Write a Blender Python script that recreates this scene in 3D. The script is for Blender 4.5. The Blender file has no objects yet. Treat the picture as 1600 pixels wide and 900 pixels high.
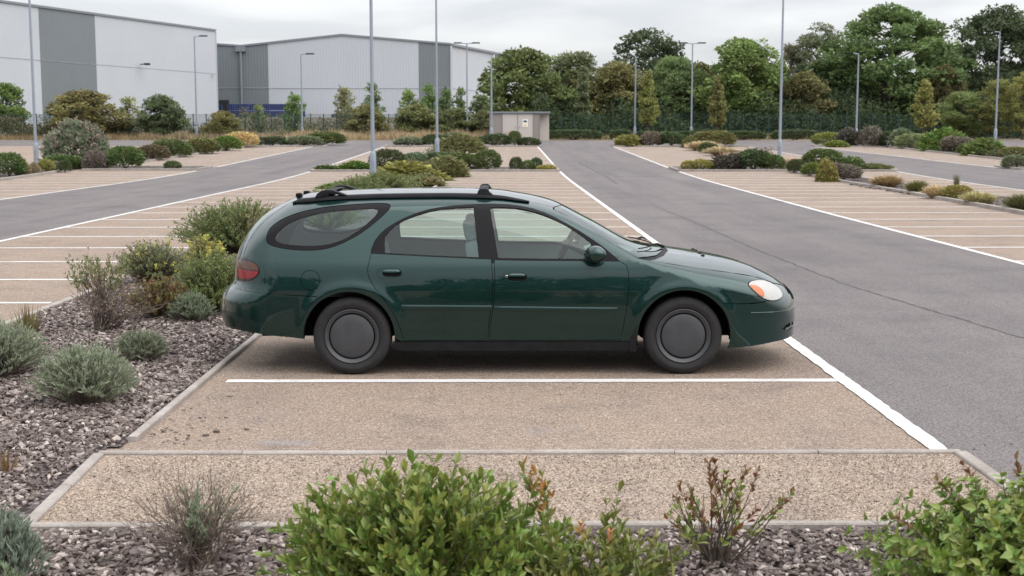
import bpy, bmesh, math, random
import numpy as np
from mathutils import Vector, Matrix
from mathutils.geometry import delaunay_2d_cdt
rng = np.random.default_rng(11); random.seed(5)
scene = bpy.context.scene
COLL = scene.collection

# ------------------------------------------------------------------ camera
cam_data = bpy.data.cameras.new('camera')
cam = bpy.data.objects.new('camera', cam_data); COLL.objects.link(cam)
cam.location = (0, 0, 2.02)
cam.rotation_euler = (math.radians(90)-math.atan(245/2040), 0, -15/2040)
cam_data.sensor_width = 36; cam_data.lens = 2040/1600*36
cam_data.clip_start = .1; cam_data.clip_end = 6000
cam_data.dof.use_dof = True; cam_data.dof.focus_distance = 11.0; cam_data.dof.aperture_fstop = 5.0
scene.camera = cam

# ------------------------------------------------------------------ light: an overcast sky and a weak, very soft sun
SUN_EL, SUN_AZ = math.radians(55), math.radians(118)      # azimuth clockwise from +Y
world = bpy.data.worlds.new('World'); scene.world = world; world.use_nodes = True
nt = world.node_tree; nt.nodes.clear(); L = nt.links.new
def N(t, **kw):
    n = nt.nodes.new(t)
    for k, v in kw.items(): setattr(n, k, v)
    return n
out = N('ShaderNodeOutputWorld')
sky = N('ShaderNodeTexSky', sky_type='NISHITA', sun_disc=False, sun_elevation=SUN_EL, sun_rotation=SUN_AZ)
bg1 = N('ShaderNodeBackground'); bg1.inputs['Strength'].default_value = .05
hsv = N('ShaderNodeHueSaturation'); hsv.inputs['Saturation'].default_value = .35; L(sky.outputs[0], hsv.inputs['Color']); L(hsv.outputs[0], bg1.inputs['Color'])
tc = N('ShaderNodeTexCoord'); sep = N('ShaderNodeSeparateXYZ'); L(tc.outputs['Generated'], sep.inputs[0])
mz = N('ShaderNodeMath', operation='MAXIMUM'); L(sep.outputs['Z'], mz.inputs[0]); mz.inputs[1].default_value = 0
lum = N('ShaderNodeMath', operation='MULTIPLY_ADD'); L(mz.outputs[0], lum.inputs[0]); lum.inputs[1].default_value = 1.38; lum.inputs[2].default_value = .318
# cloud layer: noise on the sky direction projected to a plane, so that it spreads out overhead
zz = N('ShaderNodeMath', operation='ADD'); L(mz.outputs[0], zz.inputs[0]); zz.inputs[1].default_value = .10
dx = N('ShaderNodeMath', operation='DIVIDE'); L(sep.outputs['X'], dx.inputs[0]); L(zz.outputs[0], dx.inputs[1])
dy = N('ShaderNodeMath', operation='DIVIDE'); L(sep.outputs['Y'], dy.inputs[0]); L(zz.outputs[0], dy.inputs[1])
cmb = N('ShaderNodeCombineXYZ'); L(dx.outputs[0], cmb.inputs[0]); L(dy.outputs[0], cmb.inputs[1])
no = N('ShaderNodeTexNoise'); L(cmb.outputs[0], no.inputs['Vector']); no.inputs['Scale'].default_value = .8; no.inputs['Detail'].default_value = 5; no.inputs['Roughness'].default_value = .5; no.inputs['Distortion'].default_value = .3
cr = N('ShaderNodeValToRGB'); L(no.outputs['Fac'], cr.inputs[0])
cr.color_ramp.elements[0].position = .41; cr.color_ramp.elements[0].color = (.72, .735, .785, 1)
cr.color_ramp.elements[1].position = .60; cr.color_ramp.elements[1].color = (1.04, 1.035, 1.05, 1)
mul = N('ShaderNodeVectorMath', operation='SCALE'); L(cr.outputs[0], mul.inputs[0]); L(lum.outputs[0], mul.inputs['Scale'])
bg2 = N('ShaderNodeBackground'); L(mul.outputs[0], bg2.inputs['Color']); bg2.inputs['Strength'].default_value = 1.0
add = N('ShaderNodeAddShader'); L(bg1.outputs[0], add.inputs[0]); L(bg2.outputs[0], add.inputs[1]); L(add.outputs[0], out.inputs[0])
sd = bpy.data.lights.new('sun', 'SUN'); sd.energy = 1.5; sd.angle = math.radians(75); sd.color = (1, .96, .9)
sun = bpy.data.objects.new('sun', sd); COLL.objects.link(sun)
sun.rotation_euler = (math.radians(90)-SUN_EL, 0, math.pi-SUN_AZ)
scene.view_settings.view_transform = 'Standard'; scene.view_settings.look = 'None'
scene.view_settings.exposure = .48; scene.view_settings.gamma = 1
scene.cycles.max_bounces = 8; scene.cycles.transparent_max_bounces = 16

# ------------------------------------------------------------------ helpers
def tag(o, label=None, cat=None, group=None, kind=None):
    for k, v in (('label', label), ('category', cat), ('group', group), ('kind', kind)):
        if v: o[k] = v
    return o
def link(name, data, parent=None, loc=None):
    o = bpy.data.objects.new(name, data); COLL.objects.link(o)
    if parent is not None: o.parent = parent
    if loc is not None: o.location = loc
    return o
def empty(name, loc=(0, 0, 0), rz=0):
    o = link(name, None, None, loc); o.rotation_euler.z = rz; o.empty_display_size = .2
    return o
def copy_tree(o, parent=None):
    c = o.copy(); COLL.objects.link(c)
    if parent is not None: c.parent = parent
    for ch in o.children: copy_tree(ch, c)
    return c
def np_mesh(name, V, faces, mat=None, smooth=False, attrs=None):
    """faces: list of (n,k) int arrays."""
    me = bpy.data.meshes.new(name)
    V = np.asarray(V, np.float32); faces = [np.asarray(f, np.int32) for f in faces if len(f)]
    me.vertices.add(len(V)); me.vertices.foreach_set('co', V.ravel())
    nl = sum(f.size for f in faces); npoly = sum(len(f) for f in faces)
    me.loops.add(nl); me.loops.foreach_set('vertex_index', np.concatenate([f.ravel() for f in faces]))
    tot = np.concatenate([np.full(len(f), f.shape[1], np.int32) for f in faces])
    me.polygons.add(npoly); me.polygons.foreach_set('loop_start', np.concatenate([[0], np.cumsum(tot)[:-1]]).astype(np.int32))
    me.polygons.foreach_set('use_smooth', np.full(npoly, smooth))
    for k, a in (attrs or {}).items():
        at = me.attributes.new(k, 'FLOAT', 'POINT'); at.data.foreach_set('value', np.asarray(a, np.float32))
    if mat: me.materials.append(mat)
    me.update(calc_edges=True); me.validate()
    return me
class MB:
    """collects simple solids into one mesh"""
    def __init__(s): s.v = []; s.f = []
    def add(s, vs, fs):
        b = len(s.v); s.v += [tuple(v) for v in vs]; s.f += [tuple(i+b for i in f) for f in fs]; return s
    def box(s, x0, x1, y0, y1, z0, z1):
        vs = [(x, y, z) for z in (z0, z1) for x, y in ((x0, y0), (x1, y0), (x1, y1), (x0, y1))]
        return s.add(vs, [(3, 2, 1, 0), (4, 5, 6, 7), (0, 1, 5, 4), (1, 2, 6, 5), (2, 3, 7, 6), (3, 0, 4, 7)])
    def prism(s, poly, axis, a, b):
        """poly: 2D points; axis: the axis it is extruded along"""
        n = len(poly); f = {'x': lambda p, t: (t, p[0], p[1]), 'y': lambda p, t: (p[0], t, p[1]), 'z': lambda p, t: (p[0], p[1], t)}[axis]
        vs = [f(p, a) for p in poly]+[f(p, b) for p in poly]
        return s.add(vs, [tuple(range(n))[::-1], tuple(range(n, 2*n))]+[(i, (i+1) % n, n+(i+1) % n, n+i) for i in range(n)])
    def tube(s, pts, rad, n=8, cap=True):
        pts = [Vector(p) for p in pts]; rad = rad if hasattr(rad, '__len__') else [rad]*len(pts)
        vs = []; fs = []
        for i, p in enumerate(pts):
            t = (pts[min(i+1, len(pts)-1)]-pts[max(i-1, 0)]).normalized()
            a = t.orthogonal().normalized() if abs(t.z) > .95 else t.cross(Vector((0, 0, 1))).normalized()
            if abs(t.z) > .95: a = Vector((1, 0, 0)); a = (a-t*a.dot(t)).normalized()
            b = t.cross(a)
            for k in range(n):
                w = 2*math.pi*k/n; vs.append(p+(a*math.cos(w)+b*math.sin(w))*rad[i])
        for i in range(len(pts)-1):
            for k in range(n): fs.append((i*n+k, i*n+(k+1) % n, (i+1)*n+(k+1) % n, (i+1)*n+k))
        if cap: fs += [tuple(range(n))[::-1], tuple(range((len(pts)-1)*n, len(pts)*n))]
        return s.add(vs, fs)
    def lathe(s, prof, axis='z', c=(0, 0, 0), n=48):
        """prof: (radius, height along axis)"""
        m = len(prof); vs = []
        for r, h in prof:
            for k in range(n):
                w = 2*math.pi*k/n; a, b = r*math.cos(w), r*math.sin(w)
                vs.append({'z': (c[0]+a, c[1]+b, c[2]+h), 'y': (c[0]+a, c[1]+h, c[2]+b), 'x': (c[0]+h, c[1]+a, c[2]+b)}[axis])
        fs = [(i*n+k, i*n+(k+1) % n, (i+1)*n+(k+1) % n, (i+1)*n+k) for i in range(m-1) for k in range(n)]
        return s.add(vs, fs)
    def mesh(s, name, mat, smooth=None, bevel=0):
        me = bpy.data.meshes.new(name); bm = bmesh.new()
        vs = [bm.verts.new(v) for v in s.v]
        for f in s.f:
            try: bm.faces.new([vs[i] for i in f])
            except ValueError: pass
        bmesh.ops.recalc_face_normals(bm, faces=bm.faces)
        if bevel:
            ed = [e for e in bm.edges if len(e.link_faces) == 2 and e.calc_face_angle(0) > .5]
            bmesh.ops.bevel(bm, geom=ed, offset=bevel, segments=2, profile=.6, affect='EDGES', clamp_overlap=True)
        if smooth is not None:
            for f in bm.faces: f.smooth = True
            for e in bm.edges:
                if len(e.link_faces) == 2 and e.calc_face_angle(0) > smooth: e.smooth = False
        bm.to_mesh(me); bm.free()
        if mat: me.materials.append(mat)
        return me
    def obj(s, name, mat, parent=None, smooth=None, bevel=0, loc=None):
        return link(name, s.mesh(name, mat, smooth, bevel), parent, loc)

GS = .0186
def gz(y):
    """height of the ground: level near by, then rising gently"""
    y = np.asarray(y, float)
    z = np.where(y < 50, 0, np.where(y < 70, GS*(y-50)**2/40, GS*10+GS*(y-70)))
    return np.where(y > 200, GS*140+GS*(y-200)-GS*(np.minimum(y, 240)-200)**2/80-GS*np.maximum(y-240, 0), z)

# ------------------------------------------------------------------ materials
def new_mat(name):
    m = bpy.data.materials.new(name); m.use_nodes = True
    nt = m.node_tree; nt.nodes.clear()
    o = nt.nodes.new('ShaderNodeOutputMaterial'); p = nt.nodes.new('ShaderNodeBsdfPrincipled')
    nt.links.new(p.outputs[0], o.inputs[0])
    return m, nt, p, o
def nd(nt, t, ins=None, **kw):
    n = nt.nodes.new(t)
    for k, v in kw.items(): setattr(n, k, v)
    for k, v in (ins or {}).items():
        if hasattr(v, 'is_output'): nt.links.new(v, n.inputs[k])
        else: n.inputs[k].default_value = v
    return n
def ramp(nt, fac, stops):
    n = nt.nodes.new('ShaderNodeValToRGB'); nt.links.new(fac, n.inputs[0]); e = n.color_ramp.elements
    while len(e) < len(stops): e.new(.5)
    for i, (p, c) in enumerate(stops): e[i].position = p; e[i].color = (*c, 1) if len(c) == 3 else c
    return n.outputs[0]
def mixc(nt, fac, a, b, mode='MIX'):
    n = nt.nodes.new('ShaderNodeMix'); n.data_type = 'RGBA'; n.blend_type = mode
    for s, v in ((n.inputs[0], fac), (n.inputs[6], a), (n.inputs[7], b)):
        if hasattr(v, 'is_output'): nt.links.new(v, s)
        else: s.default_value = v if not hasattr(v, '__len__') or len(v) == 4 else (*v, 1)
    return n.outputs[2]
def objco(nt): return nt.nodes.new('ShaderNodeTexCoord').outputs['Object']
def worldpos(nt): return nt.nodes.new('ShaderNodeNewGeometry').outputs['Position']
def noise(nt, co, scale, detail=3, rough=.5): return nd(nt, 'ShaderNodeTexNoise', {'Vector': co, 'Scale': scale, 'Detail': detail, 'Roughness': rough}).outputs['Fac']
def bump(nt, h, strength, dist, p):
    b = nd(nt, 'ShaderNodeBump', {'Height': h, 'Strength': strength, 'Distance': dist}); nt.links.new(b.outputs[0], p.inputs['Normal'])
def plain(name, col, rough=.5, metal=0, var=.12, scale=6, coat=0, spec=.5):
    m, nt, p, o = new_mat(name)
    n = noise(nt, objco(nt), scale, 4)
    a = tuple(c*(1-var) for c in col); b = tuple(min(1, c*(1+var)) for c in col)
    nt.links.new(ramp(nt, n, [(.3, a), (.7, b)]), p.inputs['Base Color'])
    p.inputs['Roughness'].default_value = rough; p.inputs['Metallic'].default_value = metal
    p.inputs['Coat Weight'].default_value = coat; p.inputs['Coat Roughness'].default_value = .03
    p.inputs['Specular IOR Level'].default_value = spec
    return m
def aggregate(name, stops, grain, patch, bumpd, rough=.9, dark=.0, stain=None, tracks=False):
    """bound or loose small stones: each cell its own colour, slow patches over it"""
    m, nt, p, o = new_mat(name); co = worldpos(nt)
    v = nd(nt, 'ShaderNodeTexVoronoi', {'Vector': co, 'Scale': grain}, feature='F1')
    sepc = nd(nt, 'ShaderNodeSeparateColor', {'Color': v.outputs['Color']})
    c = ramp(nt, sepc.outputs[0], stops)
    edge = ramp(nt, v.outputs['Distance'], [(.35, (1, 1, 1)), (.75, (1-dark,)*3)])
    c = mixc(nt, 1, c, edge, 'MULTIPLY')
    pn = noise(nt, co, patch, 5, .6); pc = ramp(nt, pn, [(.3, (.86, .86, .87) if tracks else (.80, .80, .82)), (.5, (1, 1, 1)), (.72, (1.0, .985, .97) if tracks else (1.0, .97, .93))])
    c = mixc(nt, 1, c, pc, 'MULTIPLY')
    pn2 = noise(nt, co, .35, 3, .6); c = mixc(nt, 1, c, ramp(nt, pn2, [(.35, (.9, .89, .9)), (.6, (1, 1, 1))]), 'MULTIPLY')
    if tracks:
        mp = nd(nt, 'ShaderNodeMapping', {'Vector': co, 'Scale': (1.0, .05, 1)}); wn = noise(nt, mp.outputs[0], 1.1, 4, .6); c = mixc(nt, 1, c, ramp(nt, wn, [(.35, (.86, .86, .87)), (.55, (1, 1, 1)), (.7, (1.10, 1.09, 1.08))]), 'MULTIPLY')
    if stain:
        s2 = noise(nt, co, .55, 5, .7); c = mixc(nt, 1, c, ramp(nt, s2, [(.28, (.80, .79, .79)), (.42, (1, 1, 1))]), 'MULTIPLY')
        sv = nd(nt, 'ShaderNodeMapping', {'Vector': co, 'Location': (1.45*1.7, -8.36*5, 0), 'Scale': (1.7, 5, 1)}); ln_ = nd(nt, 'ShaderNodeVectorMath', {0: sv.outputs[0]}, operation='LENGTH').outputs['Value']
        ad = nd(nt, 'ShaderNodeMath', {0: ln_, 1: noise(nt, co, 5, 5, .7)}, operation='ADD').outputs[0]; c = mixc(nt, ramp(nt, ad, [(.65, (.4, .4, .4)), (1.35, (0, 0, 0))]), c, (.235, .23, .245))
        sn = noise(nt, co, .9, 4, .65); c = mixc(nt, ramp(nt, sn, [(.62, (0, 0, 0)), (.74, (.55, .55, .55))]), c, stain)
    nt.links.new(c, p.inputs['Base Color']); p.inputs['Roughness'].default_value = rough; p.inputs['Specular IOR Level'].default_value = .25
    inv = nd(nt, 'ShaderNodeMath', {0: 1.0, 1: v.outputs['Distance']}, operation='SUBTRACT')
    fine = noise(nt, co, grain*1.7, 2)
    h = nd(nt, 'ShaderNodeMath', {0: inv.outputs[0], 1: fine}, operation='ADD')
    bump(nt, h.outputs[0], .8, bumpd, p)
    return m
M = {}
M['bay'] = aggregate('bay_surface', [(0, (.13, .095, .078)), (.16, (.238, .186, .145)), (.6, (.31, .241, .189)), (.9, (.385, .303, .24)), (1, (.54, .45, .375))], 105, 1.3, .004, dark=.28, stain=(.20, .19, .195))
M['strip'] = aggregate('loose_gravel', [(0, (.15, .11, .085)), (.13, (.272, .212, .163)), (.55, (.36, .281, .218)), (.85, (.44, .355, .283)), (1, (.66, .57, .48))], 112, 2.2, .006, dark=.28)
M['asphalt'] = aggregate('asphalt', [(0, (.085, .076, .074)), (.3, (.14, .127, .124)), (.7, (.178, .161, .158)), (1, (.27, .248, .243))], 130, .7, .003, dark=.2, tracks=True)
M['soil'] = aggregate('slate_soil', [(0, (.035, .025, .024)), (.4, (.09, .07, .068)), (.8, (.17, .14, .14)), (1, (.30, .26, .26))], 30, 2.5, .02, dark=.6)
M['earth'] = aggregate('dry_earth', [(0, (.12, .09, .055)), (.5, (.19, .15, .09)), (1, (.27, .22, .14))], 9, .4, .03, dark=.3)
def paint_line():
    m, nt, p, o = new_mat('line_paint'); co = worldpos(nt)
    n = noise(nt, co, 26, 6, .75); n2 = noise(nt, co, 2.5, 3)
    f = nd(nt, 'ShaderNodeMath', {0: n, 1: n2}, operation='ADD').outputs[0]
    c = ramp(nt, f, [(.68, (.30, .25, .21)), (.80, (.45, .43, .40)), (1.02, (.57, .555, .535))])
    nt.links.new(c, p.inputs['Base Color']); p.inputs['Roughness'].default_value = .75
    bump(nt, n, .4, .003, p); return m
M['line'] = paint_line()
def concrete():
    m, nt, p, o = new_mat('concrete_edging'); co = worldpos(nt)
    oi = nt.nodes.new('ShaderNodeObjectInfo').outputs['Random']
    n = noise(nt, co, 45, 5, .7); n2 = noise(nt, co, 3.5, 4, .6)
    c = ramp(nt, n, [(.3, (.28, .25, .225)), (.7, (.41, .375, .345))])
    c = mixc(nt, 1, c, ramp(nt, n2, [(.3, (.72, .70, .68)), (.6, (1, 1, 1))]), 'MULTIPLY')
    c = mixc(nt, 1, c, ramp(nt, oi, [(0, (.86, .85, .84)), (1, (1, 1, 1))]), 'MULTIPLY')
    nt.links.new(c, p.inputs['Base Color']); p.inputs['Roughness'].default_value = .9; bump(nt, n, .5, .004, p); return m
M['concrete'] = concrete()
def foliage(name, trans=.28, rough=.55, spec=.3, hue=.035, val=(.55, 1.5)):
    m, nt, p, o = new_mat(name)
    oc = nt.nodes.new('ShaderNodeObjectInfo').outputs['Color']
    t = nt.nodes.new('ShaderNodeAttribute'); t.attribute_name = 'tint'; t = t.outputs['Fac']
    t2 = nt.nodes.new('ShaderNodeAttribute'); t2.attribute_name = 'tint_slow'; t2 = t2.outputs['Fac']
    hs = nd(nt, 'ShaderNodeMapRange', {'Value': t2, 'To Min': .5+hue, 'To Max': .5-hue}).outputs[0]
    vv = nd(nt, 'ShaderNodeMapRange', {'Value': t, 'To Min': val[0], 'To Max': val[1]}).outputs[0]
    h = nd(nt, 'ShaderNodeHueSaturation', {'Hue': hs, 'Value': vv, 'Saturation': 1.0, 'Color': oc})
    nt.links.new(h.outputs[0], p.inputs['Base Color']); p.inputs['Roughness'].default_value = rough; p.inputs['Specular IOR Level'].default_value = spec
    tr = nd(nt, 'ShaderNodeBsdfTranslucent', {'Color': h.outputs[0]})
    mx = nd(nt, 'ShaderNodeMixShader', {0: trans, 1: p.outputs[0], 2: tr.outputs[0]}); nt.links.new(mx.outputs[0], o.inputs[0])
    return m
M['leaf'] = foliage('leaf'); M['crown'] = foliage('crown_leaf', .34, .6, .25, .014, (.42, 1.75))
M['leaf_gloss'] = foliage('leaf_glossy', .22, .38, .5, .04, (.6, 1.5))
M['needle'] = foliage('needle', .15, .8, .15, .015, (.55, 1.45))
M['bark'] = plain('bark', (.085, .065, .05), .9, var=.4, scale=30)
M['twig'] = plain('twig', (.15, .115, .095), .9, var=.4, scale=40)
M['galv'] = plain('galvanised_steel', (.25, .285, .335), .55, .2, var=.07, scale=2)
# ------------------------------------------------------------------ ground, roads, beds, lines
def ribbon(name, xl, xr, ys, dz, mat, parent=None, nx=1, kind='structure', jitter=0):
    """a sheet between two lines x(y), following the ground at a small height"""
    ys = np.asarray(ys, float); f = lambda q: np.interp(ys, *zip(*q)) if hasattr(q, '__len__') else np.full_like(ys, q)
    a, b = f(xl), f(xr)
    if jitter: a = a+rng.normal(0, jitter, len(ys)); b = b+rng.normal(0, jitter, len(ys))
    t = np.linspace(0, 1, nx+1); X = a[:, None]*(1-t)+b[:, None]*t; Y = np.repeat(ys[:, None], nx+1, 1); Z = gz(Y)+dz
    V = np.stack([X, Y, Z], -1).reshape(-1, 3); n = nx+1
    i = (np.arange(len(ys)-1)[:, None]*n+np.arange(nx)).ravel()
    o = link(name, np_mesh(name, V, [np.stack([i, i+1, i+1+n, i+n], 1)], mat), parent)
    return tag(o, kind=kind) if parent is None else o
def yr(a, b, d=2.0): return np.linspace(a, b, max(2, int(math.ceil((b-a)/d))+1))
far_y = np.concatenate([yr(-60, 50, 10), yr(50, 72, 1)[1:], yr(72, 240, 6)[1:], yr(240, 3000, 200)[1:]])
ribbon('ground', -1500, 1500, far_y, -.03, M['earth'], nx=6)
lot = ribbon('parking_surface', -60, 60, yr(-25, 106), 0, M['bay'], nx=2)
XR2L = [(8.0, 7.85), (19.8, 7.97), (32, 8.05), (55, 8.4), (64, 8.55), (104, 8.75)]
main_road = ribbon('road', 2.80, [(-25, 7.8)]+[(y, x-.03) for y, x in XR2L], yr(-25, 105.5), .004, M['asphalt'], nx=2)
XR3L = [(30, 17.0), (45, 17.9), (63.5, 19.1), (104, 19.4)]; XR3R = [(30, 27.5), (50, 26.4), (67, 25.6), (96, 24.7), (104, 24.6)]
right_road = ribbon('road', [(-25, 14.5)]+[(y, x) for y, x in XR3L], [(-25, 28.5)]+[(y, x) for y, x in XR3R], yr(20, 105.5), .004, M['asphalt'], nx=2)
left_road = ribbon('road', -14.87, -9.25, yr(-25, 105.5), .004, M['asphalt'], nx=2)
cross_road = ribbon('road', -70, 70, yr(105.5, 120.5, 1.5), .004, M['asphalt'], nx=4)
# painted lines
def bay_line(x0, x1, y, w=.125):
    n = max(2, int((x1-x0)/.12)); xs = np.linspace(x0, x1, n)
    j = .004 if y < 22 else 0
    a = y-w/2+rng.normal(0, j, n) if j else np.full(n, y-w/2); b = y+w/2+rng.normal(0, j, n) if j else np.full(n, y+w/2)
    V = np.concatenate([np.stack([xs, a, gz(a)+.004], 1), np.stack([xs, b, gz(b)+.004], 1)])
    i = np.arange(n-1); link('bay_line', np_mesh('bay_line', V, [np.stack([i, i+1, i+1+n, i+n], 1)], M['line']), lot)
PITCH, Y0 = 2.45, 10.47
def bays(x0, x1, ya, yb):
    k = math.ceil((ya-Y0)/PITCH)
    while Y0+k*PITCH < yb:
        y = Y0+k*PITCH
        bay_line(np.interp(y, *zip(*x0)) if hasattr(x0, '__len__') else x0, np.interp(y, *zip(*x1)) if hasattr(x1, '__len__') else x1, y); k += 1
bays(-2.245, 2.73, 9, 62.8); bays(-9.22, -5.35, 4, 62.8); bays(-9.22, -5.3, 67.6, 102); bays(-2.25, 2.73, 67.6, 102)
bays([(a, b+.06) for a, b in XR2L], 13.25, 12, 62.8); bays([(a, b+.06) for a, b in XR2L], 13.75, 67.8, 102)
bays(-20.35, -14.95, 28, 63.2); bays(-20.0, -14.95, 69, 103); bays(-29, -24.5, 40, 103)
bays(15.1, [(a, b-.06) for a, b in XR3L], 31, 62.5); bays(15.3, 19.0, 68, 101); bays([(67, 25.7), (104, 24.75)], 29.7, 68.5, 101.5); bays(26.6, 29.7, 40, 64)
def edge_line(x, ya, yb, w=.12, parent=lot, d=1.5):
    ys = yr(ya, yb, d); xs = np.interp(ys, *zip(*x)) if hasattr(x, '__len__') else np.full(len(ys), x)
    ribbon('edge_line', [(y, a-w/2) for y, a in zip(ys, xs)], [(y, a+w/2) for y, a in zip(ys, xs)], ys, .0075, M['line'], parent, jitter=.004 if ya < 20 else 0)
edge_line(2.785, 8.04, 30, d=.1); edge_line(2.785, 30, 63.2); edge_line(2.785, 67.6, 103)
edge_line(-9.26, 3, 63.2); edge_line(-9.26, 67.6, 103); edge_line(-14.9, 24, 64.0); edge_line(-14.9, 68.6, 103)
edge_line(XR2L, 10, 63.3); edge_line(XR2L, 67.7, 103); edge_line(XR3L, 30, 63.3); edge_line(XR3L, 68, 103); edge_line(XR3R, 67.5, 103); edge_line(XR3R, 40, 63)
# a long repaired crack across the near road, and fainter ones
def crack(pts, w=.022):
    P = []
    for (xa, ya), (xb, yb) in zip(pts, pts[1:]):
        n = int(math.hypot(xb-xa, yb-ya)/.15)+1
        for i in range(n): P.append((xa+(xb-xa)*i/n+random.gauss(0, .012), ya+(yb-ya)*i/n+random.gauss(0, .02)))
    V = []
    for i, (x, y) in enumerate(P):
        ww = w*random.uniform(.25, 1.2); V += [(x-ww, y, float(gz(y))+.006), (x+ww, y, float(gz(y))+.006)]
    f = np.array([(2*i, 2*i+1, 2*i+3, 2*i+2) for i in range(len(P)-1)])
    link('crack', np_mesh('crack', V, [f], M['crack']), main_road)
M['crack'] = plain('crack_filler', (.055, .05, .05), .95, var=.3, scale=20)
crack([(5.2, 11.9), (4.55, 17), (4.35, 22.5), (4.3, 28), (4.1, 36)]); crack([(3.2, 43), (4.6, 41), (5.3, 42.2)], .03); crack([(4.4, 50), (4.6, 58), (4.3, 75)], .05)
# planting beds
def bed(name, xl, xr, ya, yb, mat=None): return ribbon(name, xl, xr, yr(ya, yb, 1.5), .012, mat or M['soil'])
slate_bed = bed('slate_bed', -5.12, -2.45, 8.2, 63.2)
bed('planting_bed', -5.1, -2.45, 66.7, 103)
bed('planting_bed', -9.3, 2.75, 63.25, 66.65); bed('planting_bed', -9.3, 2.75, 103.05, 105.4)
bed('planting_bed', [(24, 13.15), (31.7, 12.75), (48, 13.45), (63, 13.9)], [(24, 14.9), (63, 15.1)], 22, 63.2)
bed('planting_bed', 8.6, 19.2, 63.25, 66.9); bed('planting_bed', [(67, 13.9), (103, 14.05)], 15.2, 67, 103); bed('planting_bed', 8.8, 19.3, 103.05, 105.4)
bed('planting_bed', [(38, -20.3), (53, -20.55), (67, -21.3), (67.1, -20.5), (104, -19.8)], -24.4, 38, 104); bed('planting_bed', -20.45, -15, 64.5, 67.6); bed('planting_bed', -19.75, -14.2, 103.05, 105.4)
bed('planting_bed', [(68, 29.7), (104, 30.1)], 33.5, 66, 105.4); bed('planting_bed', 25.8, 29.7, 65, 68.2); bed('planting_bed', 24.8, 30, 102, 105.4)
tag(ribbon('verge', -70, 70, yr(120.6, 128, 1.5), .01, M['earth']), kind='structure')
front_bed = ribbon('slate_bed', -5.12, 2.83, yr(3.0, 6.4), .012, M['soil'], nx=2)
side_bed = ribbon('slate_bed', -5.12, [(6.405, -2.45), (8.19, -2.53)], yr(6.405, 8.19, .5), .012, M['soil'])
strip = ribbon('gravel_strip', [(6.45, -2.41), (7.98, -2.48)], [(6.45, 2.83), (7.98, 2.83)], yr(6.45, 7.98, .3), .016, M['strip'], nx=4)
# kerbs
def kerb(label, pts, w, h, stone=.915, gap=.006, lift=0, name='kerb', jit=.002):
    root = empty(name, (pts[0][0], pts[0][1], 0)); root['kind'] = 'structure'; root['label'] = label
    for (xa, ya), (xb, yb) in zip(pts, pts[1:]):
        ln = math.hypot(xb-xa, yb-ya); n = max(1, round(ln/stone)); ux, uy = (xb-xa)/ln, (yb-ya)/ln; nx, ny = -uy, ux
        for i in range(n):
            a, b = i*ln/n+gap/2, (i+1)*ln/n-gap/2
            j = random.uniform(-jit, jit); hz = h+random.uniform(-jit, jit)
            V = []
            for t in (a, b):
                for s, z in ((-w/2, -.08), (w/2, -.08), (w/2, hz-.008), (w/2-.008, hz), (-w/2+.008, hz), (-w/2, hz-.008)):
                    x, y = xa+ux*t+nx*(s+j), ya+uy*t+ny*(s+j); V.append((x-pts[0][0], y-pts[0][1], float(gz(y))+z+lift))
            F = [tuple(range(6))[::-1], tuple(range(6, 12))]+[(k, (k+1) % 6, 6+(k+1) % 6, 6+k) for k in range(6)]
            MB().add(V, F).obj('kerb_stone', M['concrete'], root)
    return root
kerb('flush concrete edging between the slate bed and the nearest bays', [(-2.43, 8.38), (-2.43, 27)], .06, .035)
kerb('flush concrete edging along the slate bed beyond the car', [(-2.43, 27.1), (-2.43, 62.9)], .10, .06, 3)
kerb('concrete edging along the back of the gravel strip', [(-2.525, 7.995), (2.875, 7.995)], .06, .034, .93)
kerb('short concrete edging at the left end of the gravel strip', [(-2.515, 7.955), (-2.43, 6.475)], .07, .034, .75)
kerb('concrete edging along the front of the gravel strip', [(-2.46, 6.435), (2.9, 6.435)], .06, .05, .93)
kerb('concrete edging at the right end of the gravel strip beside the road', [(2.862, 7.955), (2.862, 6.475)], .085, .036, .72)
kerb('concrete edging between road and front slate bed', [(2.862, 6.39), (2.862, 3.2)], .085, .036)
kerb('kerb on the left side of the slate bed', [(-5.16, 8), (-5.16, 20)], .08, .05, .9); kerb('kerb on the far left side of the slate bed', [(-5.16, 20.1), (-5.16, 63)], .10, .08, 3)
K = lambda label, pts, h=.11, w=.13: kerb(label, pts, w, h, 3.0, .01, jit=.004)
K('kerb round the near middle island', [(-9.2, 66.6), (-9.2, 63.2), (-2.55, 63.2), (2.72, 63.2), (2.72, 66.6)])
K('back kerb of the near middle island, left half', [(-9.15, 66.7), (-5.2, 66.7)]); K('back kerb of the near middle island, right half', [(-2.35, 66.7), (2.7, 66.7)])
K('kerbs along the middle bed beyond the island', [(-2.38, 66.8), (-2.38, 103)]); K('left kerb along the middle bed beyond the island', [(-5.17, 66.8), (-5.17, 103)])
K('kerb in front of the far middle island', [(-9.2, 105.4), (-9.2, 103), (2.72, 103), (2.72, 105.4)])
K('kerb along the right bed beside the tufts', [(13.1, 22), (12.7, 31.7), (13.4, 48), (13.85, 63.2)], .10); K('outer kerb of the right bed', [(14.95, 22), (15.15, 63.2)], .10)
K('kerb round the near right island', [(8.55, 66.9), (8.5, 63.2), (13.8, 63.2)]); K('outer kerb of the near right island', [(15.1, 63.2), (19.1, 63.2), (19.1, 66.9)])
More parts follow.
